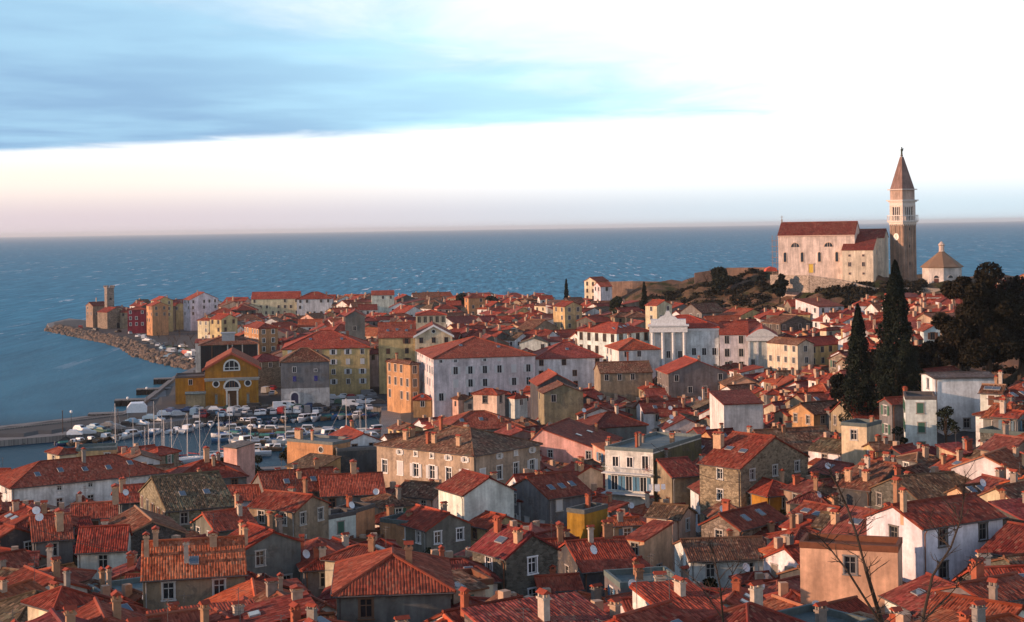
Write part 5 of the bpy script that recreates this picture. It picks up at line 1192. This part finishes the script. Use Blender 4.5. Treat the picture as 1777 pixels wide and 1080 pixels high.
mb = MB(); mb.box(-.25, .1, -.18, .18, -.2, .6); mb.box(-.2, .25, -.22, .22, .55, .95); MOT = mb.mesh('outboard_motor', ['paint'])
mb = MB(); mb.extr([(-1.0, .7), (1.0, .6), (1.0, .68), (0, 1.15), (-1.0, .85)], 'x', -1.9, .6); COV = mb.mesh('tarp_cover', ['matte'])
mb = MB(); mb.box(-.15, .15, -.75, .75, .38, .45); THW = mb.mesh('thwart', ['matte'])
BOATN = {}
def boat(px, py, kind, rz, row, mast=9.0, side=''):
    q = G(px, py, 0); ci = random.randrange(len(BW)); s = random.uniform(.88, 1.12)
    nm = {'A': 'motorboat', 'B': 'cabin_cruiser', 'C': 'rowing_boat', 'S': 'sailboat', 'T': 'motorboat'}[kind]
    e = empty(nm, (q.x, q.y, .1), rz); e.scale = (s, s, s)
    col = BW[ci]
    obj('hull', {'A': hullA, 'B': hullB, 'C': hullC, 'S': hullS, 'T': hullA}[kind], e, col=col)
    if kind in 'A': obj('cabin', cabA, e, col=(.70,.71,.72)); obj('cabin_window', wsA, e); obj('outboard_motor', MOT, e, (-2.6, 0, .3), col=(.05,.05,.06))
    if kind == 'B': obj('cabin', cabB, e, col=(.71,.72,.73)); obj('cabin_window', wsB, e)
    if kind == 'T': obj('tarp_cover', COV, e, (.4, 0, 0), col=random.choice(((.05,.12,.3), (.3,.33,.36), (.45,.4,.33), (.06,.2,.16)))); obj('outboard_motor', MOT, e, (-2.6, 0, .3), col=(.05,.05,.06))
    if kind == 'C':
        for x in (-1.0, .2, 1.1): obj('thwart', THW, e, (x, 0, 0), col=(.25,.15,.08))
    if kind == 'S':
        obj('cabin', cabS, e, col=(.70,.70,.68))
        mb = MB(); mb.tube([(.6, 0, .9), (.6, 0, mast)], [.085, .06], 6); mm = part('mast', mb, 'paint', e, col=(.62,.56,.50))
        mb = MB(); mb.tube([(.6, -.7, mast*.6), (.6, .7, mast*.6)], .03, 4); part('spreader', mb, 'paint', mm, col=(.6,.56,.5))
        mb = MB(); mb.tube([(.55, 0, 1.9), (-3.0, 0, 1.95)], .12, 6); part('boom', mb, 'matte', e, col=random.choice(((.04,.08,.25), (.6,.6,.58), (.3,.05,.05))))
        mb = MB()
        for A, B in (((3.9,0,1.2), (.6,0,mast)), ((-3.9,0,1.1), (.6,0,mast)), ((.4,-1.2,1.0), (.6,-.7,mast*.6)), ((.4,1.2,1.0), (.6,.7,mast*.6)), ((.6,-.7,mast*.6), (.6,0,mast)), ((.6,.7,mast*.6), (.6,0,mast))): mb.tube([A, B], .018, 3, cap=False)
        part('rigging', mb, 'paint', e, col=(.4,.38,.36))
    BOATN.setdefault((row, BWN[ci], nm.replace('_', ' ')), []).append((px, e))
random.seed(11)
for px in range(112, 325, 15): boat(px+random.uniform(-4, 4), 772-(px-118)*.115+random.uniform(-1, 2), random.choice('AABTC'), R(90)+random.gauss(0, .25)-.3, 'moored along the inside of the pier')
for px in range(340, 655, 14): boat(px+random.uniform(-4, 4), 741-(px-345)*.055+random.uniform(-1, 2), random.choice('AABTCT'), R(-90)+random.gauss(0, .25), 'tied stern-to along the far quay')
for r, (y0, lo, hi, st) in enumerate(((749, 398, 655, 17), (759, 388, 652, 17), (770, 396, 648, 18), (782, 415, 645, 18))):
    for px in range(lo, hi, st): boat(px+random.uniform(-6, 6), y0+random.uniform(-3, 3), random.choice('AABBTC'), random.choice((0, R(180), R(10)))+random.gauss(0, .3), ('in the first open row of the basin', 'in the second row of the basin', 'in the third row of the basin', 'in the near row of the basin by the houses')[r])
for px, py, mast in ((197,800,12.5),(237,803,9),(249,804,8.5),(263,806,10),(273,802,13),(280,806,9),(286,801,13),(294,805,10),(321,806,11),(344,803,12.5),(375,800,10),(386,802,9.5),(396,796,15),(440,792,9),(500,772,9.5),(597,770,10),(622,764,8.5),(640,760,9)):
    boat(px, py, 'S', random.choice((R(15), R(-20), R(195)))+random.gauss(0, .2), 'with bare mast on the near side of the basin', mast)
def name_rows(D_, fmt, cat, grp):
    for key, l in D_.items():
        l.sort(key=lambda q: q[0]); n = len(l)
        for i, (px, e) in enumerate(l):
            lab = fmt(key)
            if n > 1: lab += ', leftmost' if i == 0 else ', rightmost' if i == n-1 else f', {ORD[min(i, 11)]} from left'
            tag(e, lab, cat, grp)
name_rows(BOATN, lambda k: f'{k[1]} {k[2]} {k[0]}', 'boat', 'boats in the harbour')

# cars ----------------------------------------------------------------
def car_meshes(prof, W, glass, wx):
    mb = MB(); n = len(prof)
    lo = [(x, -W/2*(1 if z < .95 else .82), z) for x, z in prof]; hi = [(x, -y, z) for x, y, z in lo]
    mb.add(lo + hi, [tuple(range(n)), tuple(range(2*n-1, n-1, -1))] + [(i, n+i, n+(i+1) % n, (i+1) % n) for i in range(n)]); body = mb.mesh('body', ['paint'])
    mb = MB()
    for (x0, z0, x1, z1, x2, z2, x3, z3) in glass[0]:
        for s_ in (-1, 1):
            y = [s_*(W/2*(1 if z < .95 else .82)+.012 if z >= .95 else W/2*.985) for z in (z0, z1, z2, z3)]
            q = [(x0, y[0], z0), (x1, y[1], z1), (x2, y[2], z2), (x3, y[3], z3)]; mb.quad(*(q if s_ < 0 else q[::-1]))
    for (x0, z0, x1, z1) in glass[1]:
        d = .02 if x0 > x1 else -.02
        q = [(x0+d, -W*.4, z0+.03), (x0+d, W*.4, z0+.03), (x1+d, W*.36, z1+.01), (x1+d, -W*.36, z1+.01)]; mb.quad(*(q if d > 0 else q[::-1]))
    gl = mb.mesh('car_window', ['glass'])
    return body, gl, wx, W
mb = MB(); mb.lathe([(.02, .0), (.2, .0), (.31, .03), (.31, .2), (.02, .2)], 12); 
WHM = mb.mesh('wheel', ['matte'])
CARS = {'hatchback': car_meshes([(-1.9,.25),(1.9,.25),(1.92,.6),(1.75,.75),(.95,.92),(.35,1.42),(-1.3,1.45),(-1.85,.95),(-1.92,.6)], 1.65, ([(-1.5,.97,.75,.97,.25,1.36,-1.25,1.38)], [(.93,.95,.38,1.38),(-1.8,1.0,-1.35,1.4)]), 1.2),
        'saloon car': car_meshes([(-2.15,.25),(2.15,.25),(2.15,.6),(2.0,.76),(1.0,.92),(.4,1.38),(-.9,1.4),(-1.5,.98),(-2.1,.92),(-2.17,.6)], 1.7, ([(-1.3,.97,.8,.97,.3,1.33,-.85,1.34)], [(.98,.95,.43,1.35),(-1.45,1.0,-.93,1.37)]), 1.35),
        'van': car_meshes([(-2.3,.25),(2.3,.25),(2.32,.7),(2.2,1.0),(1.7,1.15),(1.25,1.95),(-2.3,1.98)], 1.8, ([(.4,1.2,1.55,1.2,1.15,1.78,.4,1.8)], [(1.72,1.18,1.28,1.88)]), 1.45)}
CC = [('white', (.74,.74,.74)), ('silver', (.42,.44,.46)), ('black', (.02,.02,.022)), ('dark blue', (.02,.05,.14)), ('red', (.32,.02,.02)), ('grey', (.16,.17,.18)), ('light blue', (.25,.38,.48)), ('green', (.03,.09,.06))]
CARN = {}
def car(px, py, rz, row, kind=None, ci=None, z=1.5):
    q = G(px, py, z); z = max(z, tz(q.x, q.y) if inside(q.x, q.y) and dcoast(q.x, q.y) > 6 else 1.45); q = G(px, py, z)
    kind = kind or random.choices(list(CARS), [6, 5, 2])[0]; c = CC[ci] if ci is not None else random.choices(CC, [9, 6, 3, 3, 2, 4, 2, 1])[0]
    nm = {'hatchback': 'parked_car', 'saloon car': 'parked_car', 'van': 'parked_van'}[kind]
    e = empty(nm, q, rz); b_, g_, wx, W = CARS[kind]
    obj('body', b_, e, col=c[1]); obj('car_window', g_, e)
    for x in (-wx, wx):
        for s_ in (-1, 1): obj('wheel', WHM, e, (x, s_*(W/2-.16), .31), rot=(R(90)*-s_*-1, 0, 0), col=(.02,.02,.02))
    CARN.setdefault((c[0], kind, row), []).append((px, e))
random.seed(17)
for px in range(325, 480, 17): car(px+random.uniform(-3, 3), 714+random.uniform(-1, 1)-(px-325)*.012, random.choice((0, R(180)))+random.gauss(0, .1), 'parked along the wall of the harbour hall')
for px in range(340, 655, 15):
    car(px+random.uniform(-3, 3), 725.5-(px-340)*.05+random.uniform(-.6, .6), R(90)+random.gauss(0, .12), 'parked nose-in along the quay edge')
for y0, lo, hi in ((709, 488, 560), (701, 575, 660), (693, 580, 650)):
    for px in range(lo, hi, 16): car(px+random.uniform(-3, 3), y0+random.uniform(-1, 1), random.choice((0, R(180), R(20)))+random.gauss(0, .15), {709: 'parked before the old grey harbour house', 701: 'parked in the street mouth by the palaces', 693: 'parked below the ochre house front'}[y0], z=2.2)
car(608, 706, .1, 'standing long and pale in the street mouth', 'van', 0, 2.2); car(640, 688, .2, 'yellow-striped, near the palace corner', 'van', 5, 2.2)
for py in range(628, 690, 9): car(452+(py-628)*.12+random.uniform(0, 4), py, R(80), 'in the lane right of the harbour hall', z=2.0); car(474+random.uniform(-2, 2), py+4, R(85), 'on the far side of the lane by the grey house', z=2.0)
for px, py in ((255,592),(268,598),(282,606),(296,612),(312,618),(326,622),(336,612),(318,603),(240,585),(226,580),(205,577),(165,574),(140,571)): car(px, py, R(random.uniform(0, 180)), 'on the promenade behind the rocks', z=1.9)
for px in range(338, 560, 13): car(px+random.uniform(-3, 3), 720.5-(px-338)*.02+random.uniform(-.6, .6), R(90)+random.gauss(0, .15), 'in the middle row of quay parking', z=1.5)
for px, py in ((130,756),(140,748),(152,754),(165,745),(178,751),(190,741),(205,746),(220,740),(232,735),(246,738),(262,728),(274,731),(285,722),(298,716),(310,722)): car(px, py, R(random.uniform(-30, 30)), 'on the pier beside the boats', z=1.5)
name_rows(CARN, lambda k: f'{k[0]} {k[1]} {k[2]}', 'car', 'parked vehicles')
# boat on trailer / white hut on the pier, kiosk awning, promenade lawn
q = G(238, 729, 1.45); e = empty('boat_shelter', q, R(12)); mb = MB(); mb.extr([(-2.6, 2.2), (2.6, 2.2), (2.6, 3.4), (1.6, 4.6), (-1.6, 4.6), (-2.6, 3.4)], 'y', -2.5, 2.5); part('cover', mb, 'paint', e, col=(.66,.70,.74))
for x in (-2.4, 2.4):
    for y in (-2.3, 2.3): mb = MB(); mb.box(x-.08, x+.08, y-.08, y+.08, 0, 2.2); part('post', mb, 'matte', e, col=(.3,.3,.3))
tag(e, 'white covered shelter on posts standing on the quay', 'shelter')
q = G(462, 634, 2.0); e = empty('kiosk', q, R(4)); mb = MB(); mb.box(-2.6, 2.6, 0, 3, 0, 2.3); part('booth', mb, 'matte', e, col=(.45,.16,.05)); mb = MB(); mb.extr([(-1.2, 2.3), (3.2, 2.3), (3.2, 4.6), (2.2, 4.9), (-.6, 3.0)], 'x', -2.8, 2.8); part('awning', mb, 'paint', e, col=(.72,.70,.68)); tag(e, 'kiosk with big white awning between the harbour hall and grey house', 'kiosk')
mb = MB(); lp = [G(x, y, 2.1) for x, y in ((284,603),(346,610),(346,603),(300,597))]; mb.add([(p_.x, p_.y, 2.12) for p_ in lp], [(0,1,2,3)]); tag(obj('lawn', mb.mesh('lawn', ['leaf']), col=(.09,.11,.05)), 'small green lawn by the promenade', 'lawn', kind='structure')

# ------------------------------------------------------------------ rocks of the sea defence
random.seed(3)
ROCKM = []
for k in range(6):
    mb = MB(); vs = []
    for z, r in ((-.7, .75), (-.1, 1.0), (.45, .8), (.8, .35)):
        for q in range(7): w = 2*math.pi*q/7+random.uniform(-.25, .25); rr = r*random.uniform(.75, 1.2); vs.append((rr*math.cos(w), rr*math.sin(w), z+random.uniform(-.15, .15)))
    fs = [(i*7+q, i*7+(q+1) % 7, (i+1)*7+(q+1) % 7, (i+1)*7+q) for i in range(3) for q in range(7)] + [tuple(range(21, 28))]
    mb.add(vs, fs); ROCKM.append(mb.mesh('rock', ['rock']))
line = [G(x, y, 0) for x, y in shore_rock + [(352, 646)]]; seg = [(line[i+1]-line[i]).length for i in range(len(line)-1)]; tot = sum(seg)
bw = empty('sea_defence', line[0]); tag(bw, 'long bank of piled pale boulders along the point shore', 'sea defence', kind='structure')
rocks = []
for i in range(760):
    d = random.uniform(0, tot); j = 0
    while d > seg[j] and j < len(seg)-1: d -= seg[j]; j += 1
    dr = (line[j+1]-line[j]).normalized(); nn_ = Vector((-dr.y, dr.x, 0))       # towards the land side
    if nn_.y < 0: nn_ = -nn_
    off = random.uniform(-2.5, 4.5); p_ = line[j]+dr*d+nn_*off; p_.z = .1+max(0, (off+2.5))*.36+random.uniform(-.2, .3)
    rocks.append((p_.y, p_, random.uniform(.8, 1.5)))
rocks.sort(key=lambda r: r[0])
stuff = MB()
for i, (_, p_, s) in enumerate(rocks):
    rot = (random.uniform(-.5, .5), random.uniform(-.5, .5), random.uniform(0, 6)); me = random.choice(ROCKM)
    if i < 300: obj('rock', me, bw, p_-line[0], rot=rot, scale=(s*1.15, s, s*.8))
    else:
        M = Matrix.Translation(p_-line[0]) @ Matrix.Rotation(rot[2], 4, 'Z') @ Matrix.Rotation(rot[0], 4, 'X') @ Matrix.Diagonal((s*1.15, s, s*.8, 1)); stuff.add([M @ v.co for v in me.vertices], [tuple(pp.vertices) for pp in me.polygons])
o = obj('far_rocks', stuff.mesh('far_rocks', ['rock']), bw); o['kind'] = 'stuff'

# ------------------------------------------------------------------ trees
def leaf_cloud(pts, size, up=0.0, seed=0):
    r = np.random.default_rng(seed); n = len(pts); pts = np.array(pts)
    d1 = r.normal(size=(n, 3)); d1[:, 2] += up; d1 /= np.linalg.norm(d1, axis=1)[:, None]; d2 = np.cross(d1, r.normal(size=(n, 3))); d2 /= np.linalg.norm(d2, axis=1)[:, None]
    s = size*r.uniform(.6, 1.4, n)[:, None]; v = np.stack([pts-d2*s*.4, pts+d1*s*.5-d2*s*.05, pts+d2*s*.4, pts-d1*s*.6], 1).reshape(-1, 3)
    return v, [(4*i, 4*i+1, 4*i+2, 4*i+3) for i in range(n)]
def cypress(name, base, Hh, Rr, label, n=7000, size=.42, seed=1, col=(.009,.014,.008), lean=0.0):
    r = np.random.default_rng(seed); e = empty(name, base); pts = []
    while len(pts) < n:
        t = r.uniform(.03, 1); rad = Rr*min(1, t*6)*(1-t)**.72*1.3; w = r.uniform(0, 2*math.pi)
        lob = 1+.14*math.sin(3*w+t*9)+.14*math.sin(5*w-t*23)+.14*math.sin(t*46+2*w); rr = rad*lob*math.sqrt(r.uniform(.25, 1))
        pts.append((rr*math.cos(w)+lean*t, rr*math.sin(w), t*Hh))
    v, f = leaf_cloud(pts, size, 1.6, seed); mb = MB(); mb.add(v, f)
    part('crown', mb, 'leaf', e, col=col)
    mb = MB(); mb.tube([(0,0,-2), (0,0,Hh*.3), (lean*.8,0,Hh*.85)], [Rr*.12, Rr*.09, .03], 7)
    for k in range(10): w = k*2.4; z = Hh*(.1+.06*k); mb.tube([(0,0,z), (Rr*.5*math.cos(w), Rr*.5*math.sin(w), z+Hh*.08)], [.08, .02], 4)
    part('trunk', mb, 'bark', e); return tag(e, label, 'tree')
def bushy(name, base, Hh, Rr, label, n=6000, size=.5, seed=1, col=(.03,.04,.015), cl=14, z0=.15):
    r = np.random.default_rng(seed); e = empty(name, base); cs = []
    for k in range(cl):
        w = r.uniform(0, 2*math.pi); q = math.sqrt(r.uniform(0, 1)); t = r.uniform(z0+.1, .92); sp = math.sin(math.pi*min(1, (t-z0)/(1-z0)*.8+.18))
        cs.append((Rr*.75*q*math.cos(w)*sp, Rr*.75*q*math.sin(w)*sp, Hh*t, Rr*r.uniform(.28, .5)))
    pts = []
    for i in range(n):
        c = cs[r.integers(cl)]; d = r.normal(size=3); d /= np.linalg.norm(d); q = c[3]*r.uniform(.35, 1)**.5; pts.append((c[0]+d[0]*q, c[1]+d[1]*q, c[2]+d[2]*q*.8))
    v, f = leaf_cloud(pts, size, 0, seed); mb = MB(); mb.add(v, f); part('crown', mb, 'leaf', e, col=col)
    mb = MB(); mb.tube([(0,0,-1.5), (.1*Rr,0,Hh*.3), (0,.1*Rr,Hh*.7)], [Rr*.1, Rr*.07, .03], 7)
    for c in cs: mb.tube([(.05*Rr, 0, Hh*.25), (c[0]*.6, c[1]*.6, c[2]*.75), c[:3]], [Rr*.05, Rr*.03, .02], 4)
    part('trunk', mb, 'bark', e); return tag(e, label, 'tree') if label else e
def on_ground(px, D, extra=0.0):
    X = (px-CX)/FOC*D; return Vector((X, D, tz(X, D)+extra))
def place_tree(fn, name, px, ytop, D, Rr, label, **k):
    b_ = on_ground(px, D); top = P(px, ytop, D).z; return fn(name, b_, max(2, top-b_.z), Rr, label, **k)
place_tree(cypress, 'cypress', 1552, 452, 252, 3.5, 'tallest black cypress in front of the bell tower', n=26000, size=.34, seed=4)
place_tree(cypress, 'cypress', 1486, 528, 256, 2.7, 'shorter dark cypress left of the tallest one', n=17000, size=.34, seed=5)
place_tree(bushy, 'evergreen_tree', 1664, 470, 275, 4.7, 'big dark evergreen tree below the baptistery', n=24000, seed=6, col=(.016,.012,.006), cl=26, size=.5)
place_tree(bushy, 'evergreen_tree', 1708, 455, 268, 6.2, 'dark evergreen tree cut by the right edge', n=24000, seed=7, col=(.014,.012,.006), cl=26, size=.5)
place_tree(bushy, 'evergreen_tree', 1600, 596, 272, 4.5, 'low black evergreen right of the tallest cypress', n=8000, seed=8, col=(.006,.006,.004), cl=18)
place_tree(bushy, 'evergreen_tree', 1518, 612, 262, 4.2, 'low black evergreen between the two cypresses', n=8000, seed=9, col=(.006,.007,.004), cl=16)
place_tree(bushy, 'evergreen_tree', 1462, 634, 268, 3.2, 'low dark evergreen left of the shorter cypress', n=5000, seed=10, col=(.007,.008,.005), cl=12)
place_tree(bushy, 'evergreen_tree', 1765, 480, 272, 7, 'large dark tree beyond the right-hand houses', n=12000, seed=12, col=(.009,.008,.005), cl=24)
place_tree(cypress, 'cypress', 981, 484, 625, 1.4, 'small dark cypress on the ridge left of the villa', n=1200, size=.7, seed=13)
place_tree(cypress, 'cypress', 1116, 490, 585, 1.5, 'small slim cypress below the terrace wall', n=1200, size=.7, seed=14)
place_tree(bushy, 'evergreen_tree', 1256, 464, 585, 5.5, 'round dark evergreen on the slope left of the hilltop church', n=3000, size=.9, seed=15, col=(.014,.017,.009))
place_tree(bushy, 'evergreen_tree', 1066, 514, 560, 4.5, 'dark bushy tree under the ridge villa', n=2000, size=.8, seed=16, col=(.02,.025,.012))
place_tree(bushy, 'evergreen_tree', 1350, 474, 545, 4.0, 'dark spreading tree under the church scaffold', n=2500, size=.8, seed=18, col=(.014,.016,.009))
place_tree(bushy, 'evergreen_tree', 802, 506, 740, 5, 'dark tree on the far roof line left of the gap', n=1500, size=1.0, seed=19, col=(.014,.02,.012))
place_tree(bushy, 'evergreen_tree', 853, 506, 735, 6, 'dark tree on the far roof line beside the sea gap', n=1500, size=1.0, seed=20, col=(.014,.02,.012))
def bare(name, base, Hh, label, seed, spread=.5, col=None, thick=.12, depth=5):
    r = random.Random(seed); e = empty(name, base); mb = MB(); tw = MB()
    def grow(p, d, L, rad, dep):
        q = p+d*L*.5+Vector((r.gauss(0,.06), r.gauss(0,.06), .02))*L; e_ = p+d*L
        (mb if dep > 3 else tw).tube([p, q, e_], [rad, rad*.85, rad*.65], 5 if dep > 3 else 3, cap=False)
        if dep == 0: return
        for k in range(3 if dep > 2 else 2):
            nd = (d+Vector((r.gauss(0, spread), r.gauss(0, spread), r.uniform(-.05, .45)))).normalized(); grow(e_ if k else q, nd, L*r.uniform(.6, .85), rad*.6, dep-1)
    grow(Vector((0,0,-.5)), Vector((0,0,1)), Hh*.32, thick, depth)
    part('trunk', mb, 'bark', e); part('twigs', tw, 'bark', e)['kind'] = 'stuff'; return tag(e, label, 'tree') if label else e
for i, (px, D, Hh, lab) in enumerate(((1203, 600, 7, 'bare spreading tree on the crest left of the round evergreen'), (1240, 598, 9, 'taller bare tree on the crest behind the round evergreen'), (1226, 604, 7, 'bare tree between the two crest trees'), (1098, 560, 6, 'bare grey tree below the terrace wall'), (1330, 530, 6, 'bare brownish tree on the church slope'))):
    bare('bare_tree', on_ground(px, D), Hh, lab, 30+i, .55, thick=.2)
random.seed(77); PT = {'k': []}
for px, py in ((262,583),(276,588),(292,592),(306,598),(322,606),(338,604),(330,592),(312,586),(345,618),(300,606)):
    q = G(px, py, 2.0); e = bare('promenade_tree', q, random.uniform(4.5, 6.5), None, int(px), .5, thick=.16, depth=4); PT['k'].append((px, e))
name_rows(PT, lambda k: 'small bare tree on the promenade behind the rocks', 'tree', 'promenade trees')
for px, py in ((250,588),(262,595),(274,601),(288,600),(300,612),(306,606),(316,611),(322,616),(330,618),(338,624),(342,630),(333,627),(320,625),(294,620),(280,612)): car(px, py, R(random.uniform(0, 180)), 'among the promenade trees', z=1.9)
CN2 = {k: v for k, v in CARN.items() if k[2] == 'among the promenade trees'}; name_rows(CN2, lambda k: f'{k[0]} {k[1]} {k[2]}', 'car', 'parked vehicles')
# scrub over the church hill and below the right-hand trees: one mass
random.seed(9); sv = []; r = np.random.default_rng(33); cpt = []
def scrub(px, D, rad, n): 
    b_ = on_ground(px, D)
    for k in range(n):
        d = r.normal(size=3); d /= np.linalg.norm(d); q = rad*r.uniform(.4, 1); cpt.append((b_.x+d[0]*q*1.3, b_.y+d[1]*q, b_.z+abs(d[2])*q*.9))
cnt = 0
while cnt < 800:
    px, D = random.uniform(935, 1600), random.uniform(478, 612); z = on_ground(px, D).z
    if not HILL(px, D, z): continue
    if D > 538 and px > 1330: continue
    rad = random.choice((.9, 1.2, 1.6, 2.2)); scrub(px, D, rad, int(60*rad)); cnt += 1
for k in range(90): scrub(random.uniform(1440, 1790), random.uniform(240, 330), random.uniform(.8, 1.8), 90)
for k in range(70): scrub(random.uniform(760, 1010), random.uniform(700, 790), random.uniform(1.5, 3.0), 60)
v, f = leaf_cloud(cpt, .75, 0, 2); mb = MB(); mb.add(v, f); o = obj('hillside_scrub', mb.mesh('hillside_scrub', ['leaf']), col=(.018,.015,.008)); tag(o, 'dark scrub and bushes covering the hill slopes', 'scrub', kind='stuff')

# dark shrubs in the yards between the nearer houses
random.seed(41); nsh = 0; SHN = {}
for _ in range(4000):
    if nsh >= 26: break
    D = random.uniform(130, 330); px = random.uniform(100, 1680); X = (px-CX)/FOC*D; q = [(X-1, D-1), (X+1, D-1), (X+1, D+1), (X-1, D+1)]
    if not inside(X, D) or dcoast(X, D) < 8 or any(abs(f_[0][0]-X) < 45 and overlap(q, f_) for f_ in FOOT): continue
    FOOT.append(q); Hh = random.uniform(3.5, 7); e = bushy('yard_shrub', on_ground(px, D), Hh, random.uniform(1.4, 2.4), None, n=900, size=.32, seed=100+nsh, col=random.choice(((.014,.02,.009), (.02,.02,.008), (.03,.028,.01))), cl=7)
    py = pix((X, D, tz(X, D)+Hh))[1]; best = min(ANCH, key=lambda a_: (a_[1]-px)**2+(a_[2]-py)**2); SHN.setdefault(best[0]+('|left of ' if px < best[1] else '|right of '), []).append((px, e)); nsh += 1
name_rows(SHN, lambda k: 'dark bushy yard tree between houses '+k.split('|')[1]+k.split('|')[0], 'tree', 'yard trees')

# bare branches of a tree close to the viewpoint, lower right
def branch_tree(label, D, lines, seed):
    r2 = random.Random(seed); base = P(lines[0][0][0], lines[0][0][1], D); e = empty('bare_tree', base); mb = MB(); tw = MB()
    for ln in lines:
        pts = []; rad = []
        for i, (x, y, w) in enumerate(ln):
            p_ = P(x, y, D+r2.uniform(-.6, .6)*(i > 0))-base; pts.append(p_); rad.append(w*.25*D/FOC)
        mb.tube(pts, rad, 6)
        for i in range(len(pts)-1):
            for k in range(5):
                t = r2.random(); p_ = pts[i].lerp(pts[i+1], t); d = Vector((r2.uniform(-1, 1), r2.uniform(-.6, .6), r2.uniform(-.1, 1))).normalized(); L = r2.uniform(.12, .42)
                q = p_+d*L*.5+Vector((0,0,.03)); e_ = p_+d*L+Vector((r2.uniform(-.08, .08), 0, .06)); rr = min(rad[i], .012); tw.tube([p_, q, e_], [rr*.75, rr*.6, rr*.3], 4)
                d2 = (d+Vector((r2.uniform(-.8, .8), 0, r2.uniform(-.3, .8)))).normalized(); tw.tube([q, q+d2*L*.5], [rr*.5, rr*.25], 3)
    part('branch', mb, 'bark', e); part('twigs', tw, 'bark', e)['kind'] = 'stuff'; return tag(e, label, 'tree')
branch_tree('bare dark branches of a near tree rising over the lower right roofs', 27, [
    [(1560,1200,26), (1530,1080,17), (1503,990,12), (1487,930,10), (1470,880,8), (1452,840,6), (1438,815,4)],
    [(1470,880,6), (1440,862,4), (1420,852,2.5)],
    [(1530,1085,10), (1470,990,7), (1440,952,5), (1415,925,3)], [(1487,935,5), (1500,905,3), (1520,890,2)]], 2)
branch_tree('thin bare branch in front of the big white house at right', 26, [
    [(1570,1200,18), (1600,1080,12), (1618,1000,9), (1650,950,7), (1668,900,5), (1674,850,3.5), (1676,825,2)],
    [(1650,950,4), (1630,930,3), (1612,900,2)], [(1668,905,3.5), (1650,880,2.5), (1640,868,1.5)], [(1600,1080,7), (1650,1030,5), (1690,985,3.5), (1720,960,2)]], 5)
branch_tree('low bare twigs at the bottom edge right of centre', 25, [
    [(1270,1180,14), (1255,1080,8), (1250,1020,6), (1238,960,4), (1228,935,2)], [(1252,1030,4), (1275,990,3), (1290,965,2)], [(1255,1075,4), (1210,1010,3), (1180,985,2)]], 8)
# washing on a line and two overhead cables
q = P(1140, 851, 214); e = empty('washing_line', q); mb = MB(); mb.tube([(-1.5,0,.9), (0,0,.8), (1.6,.2,.9)], .015, 4); part('line', mb, 'matte', e, col=(.3,.3,.3))
for x, w_, h_, c_ in ((-1.1, .5, .8, (.75,.76,.8)), (-.3, .7, .95, (.78,.78,.78)), (.6, .55, .7, (.6,.65,.75))):
    mb = MB(); mb.extr([(x, .82), (x+w_, .82), (x+w_+.03, .82-h_), (x+w_*.5, .78-h_), (x-.02, .83-h_)], 'y', -.02, .02); part('cloth', mb, 'matte', e, col=c_)
tag(e, 'white washing hanging on a line right of the balcony house', 'washing')
for (x0, y0, d0, x1, y1, d1), lab in (((70, 921, 165, 455, 962, 150), 'black cable slung across the roofs at lower left'), ((1130, 770, 220, 1290, 838, 205), 'black cable running down to the big stone house')):
    A, B = P(x0, y0, d0), P(x1, y1, d1); mb = MB(); mb.tube([(B-A)*t_-Vector((0, 0, 1.4*4*t_*(1-t_))) for t_ in [k_/10 for k_ in range(11)]], .035, 4); tag(obj('overhead_cable', mb.mesh('overhead_cable', ['matte']), None, A, col=(.015,.015,.015)), lab, 'cable')
# ------------------------------------------------------------------ sea air
t = NT('haze'); t.t.nodes.remove(t.b); pv_ = t.n('ShaderNodeVolumePrincipled'); pv_.inputs['Color'].default_value = (.88, .95, 1.0, 1); pv_.inputs['Density'].default_value = 4.0e-5; pv_.inputs['Anisotropy'].default_value = .2
t.l(pv_.outputs[0], t.o.inputs['Volume'])
mb = MB(); mb.box(-51000, 51000, -400, 46000, -5.0, 84.0); tag(obj('haze', mb.mesh('haze', ['haze'])), 'thin pale sea haze over the water and town', 'haze', kind='stuff')
for o in bpy.data.objects:
    for k in ('_h', '_a', '_b'):
        if k in o: del o[k]
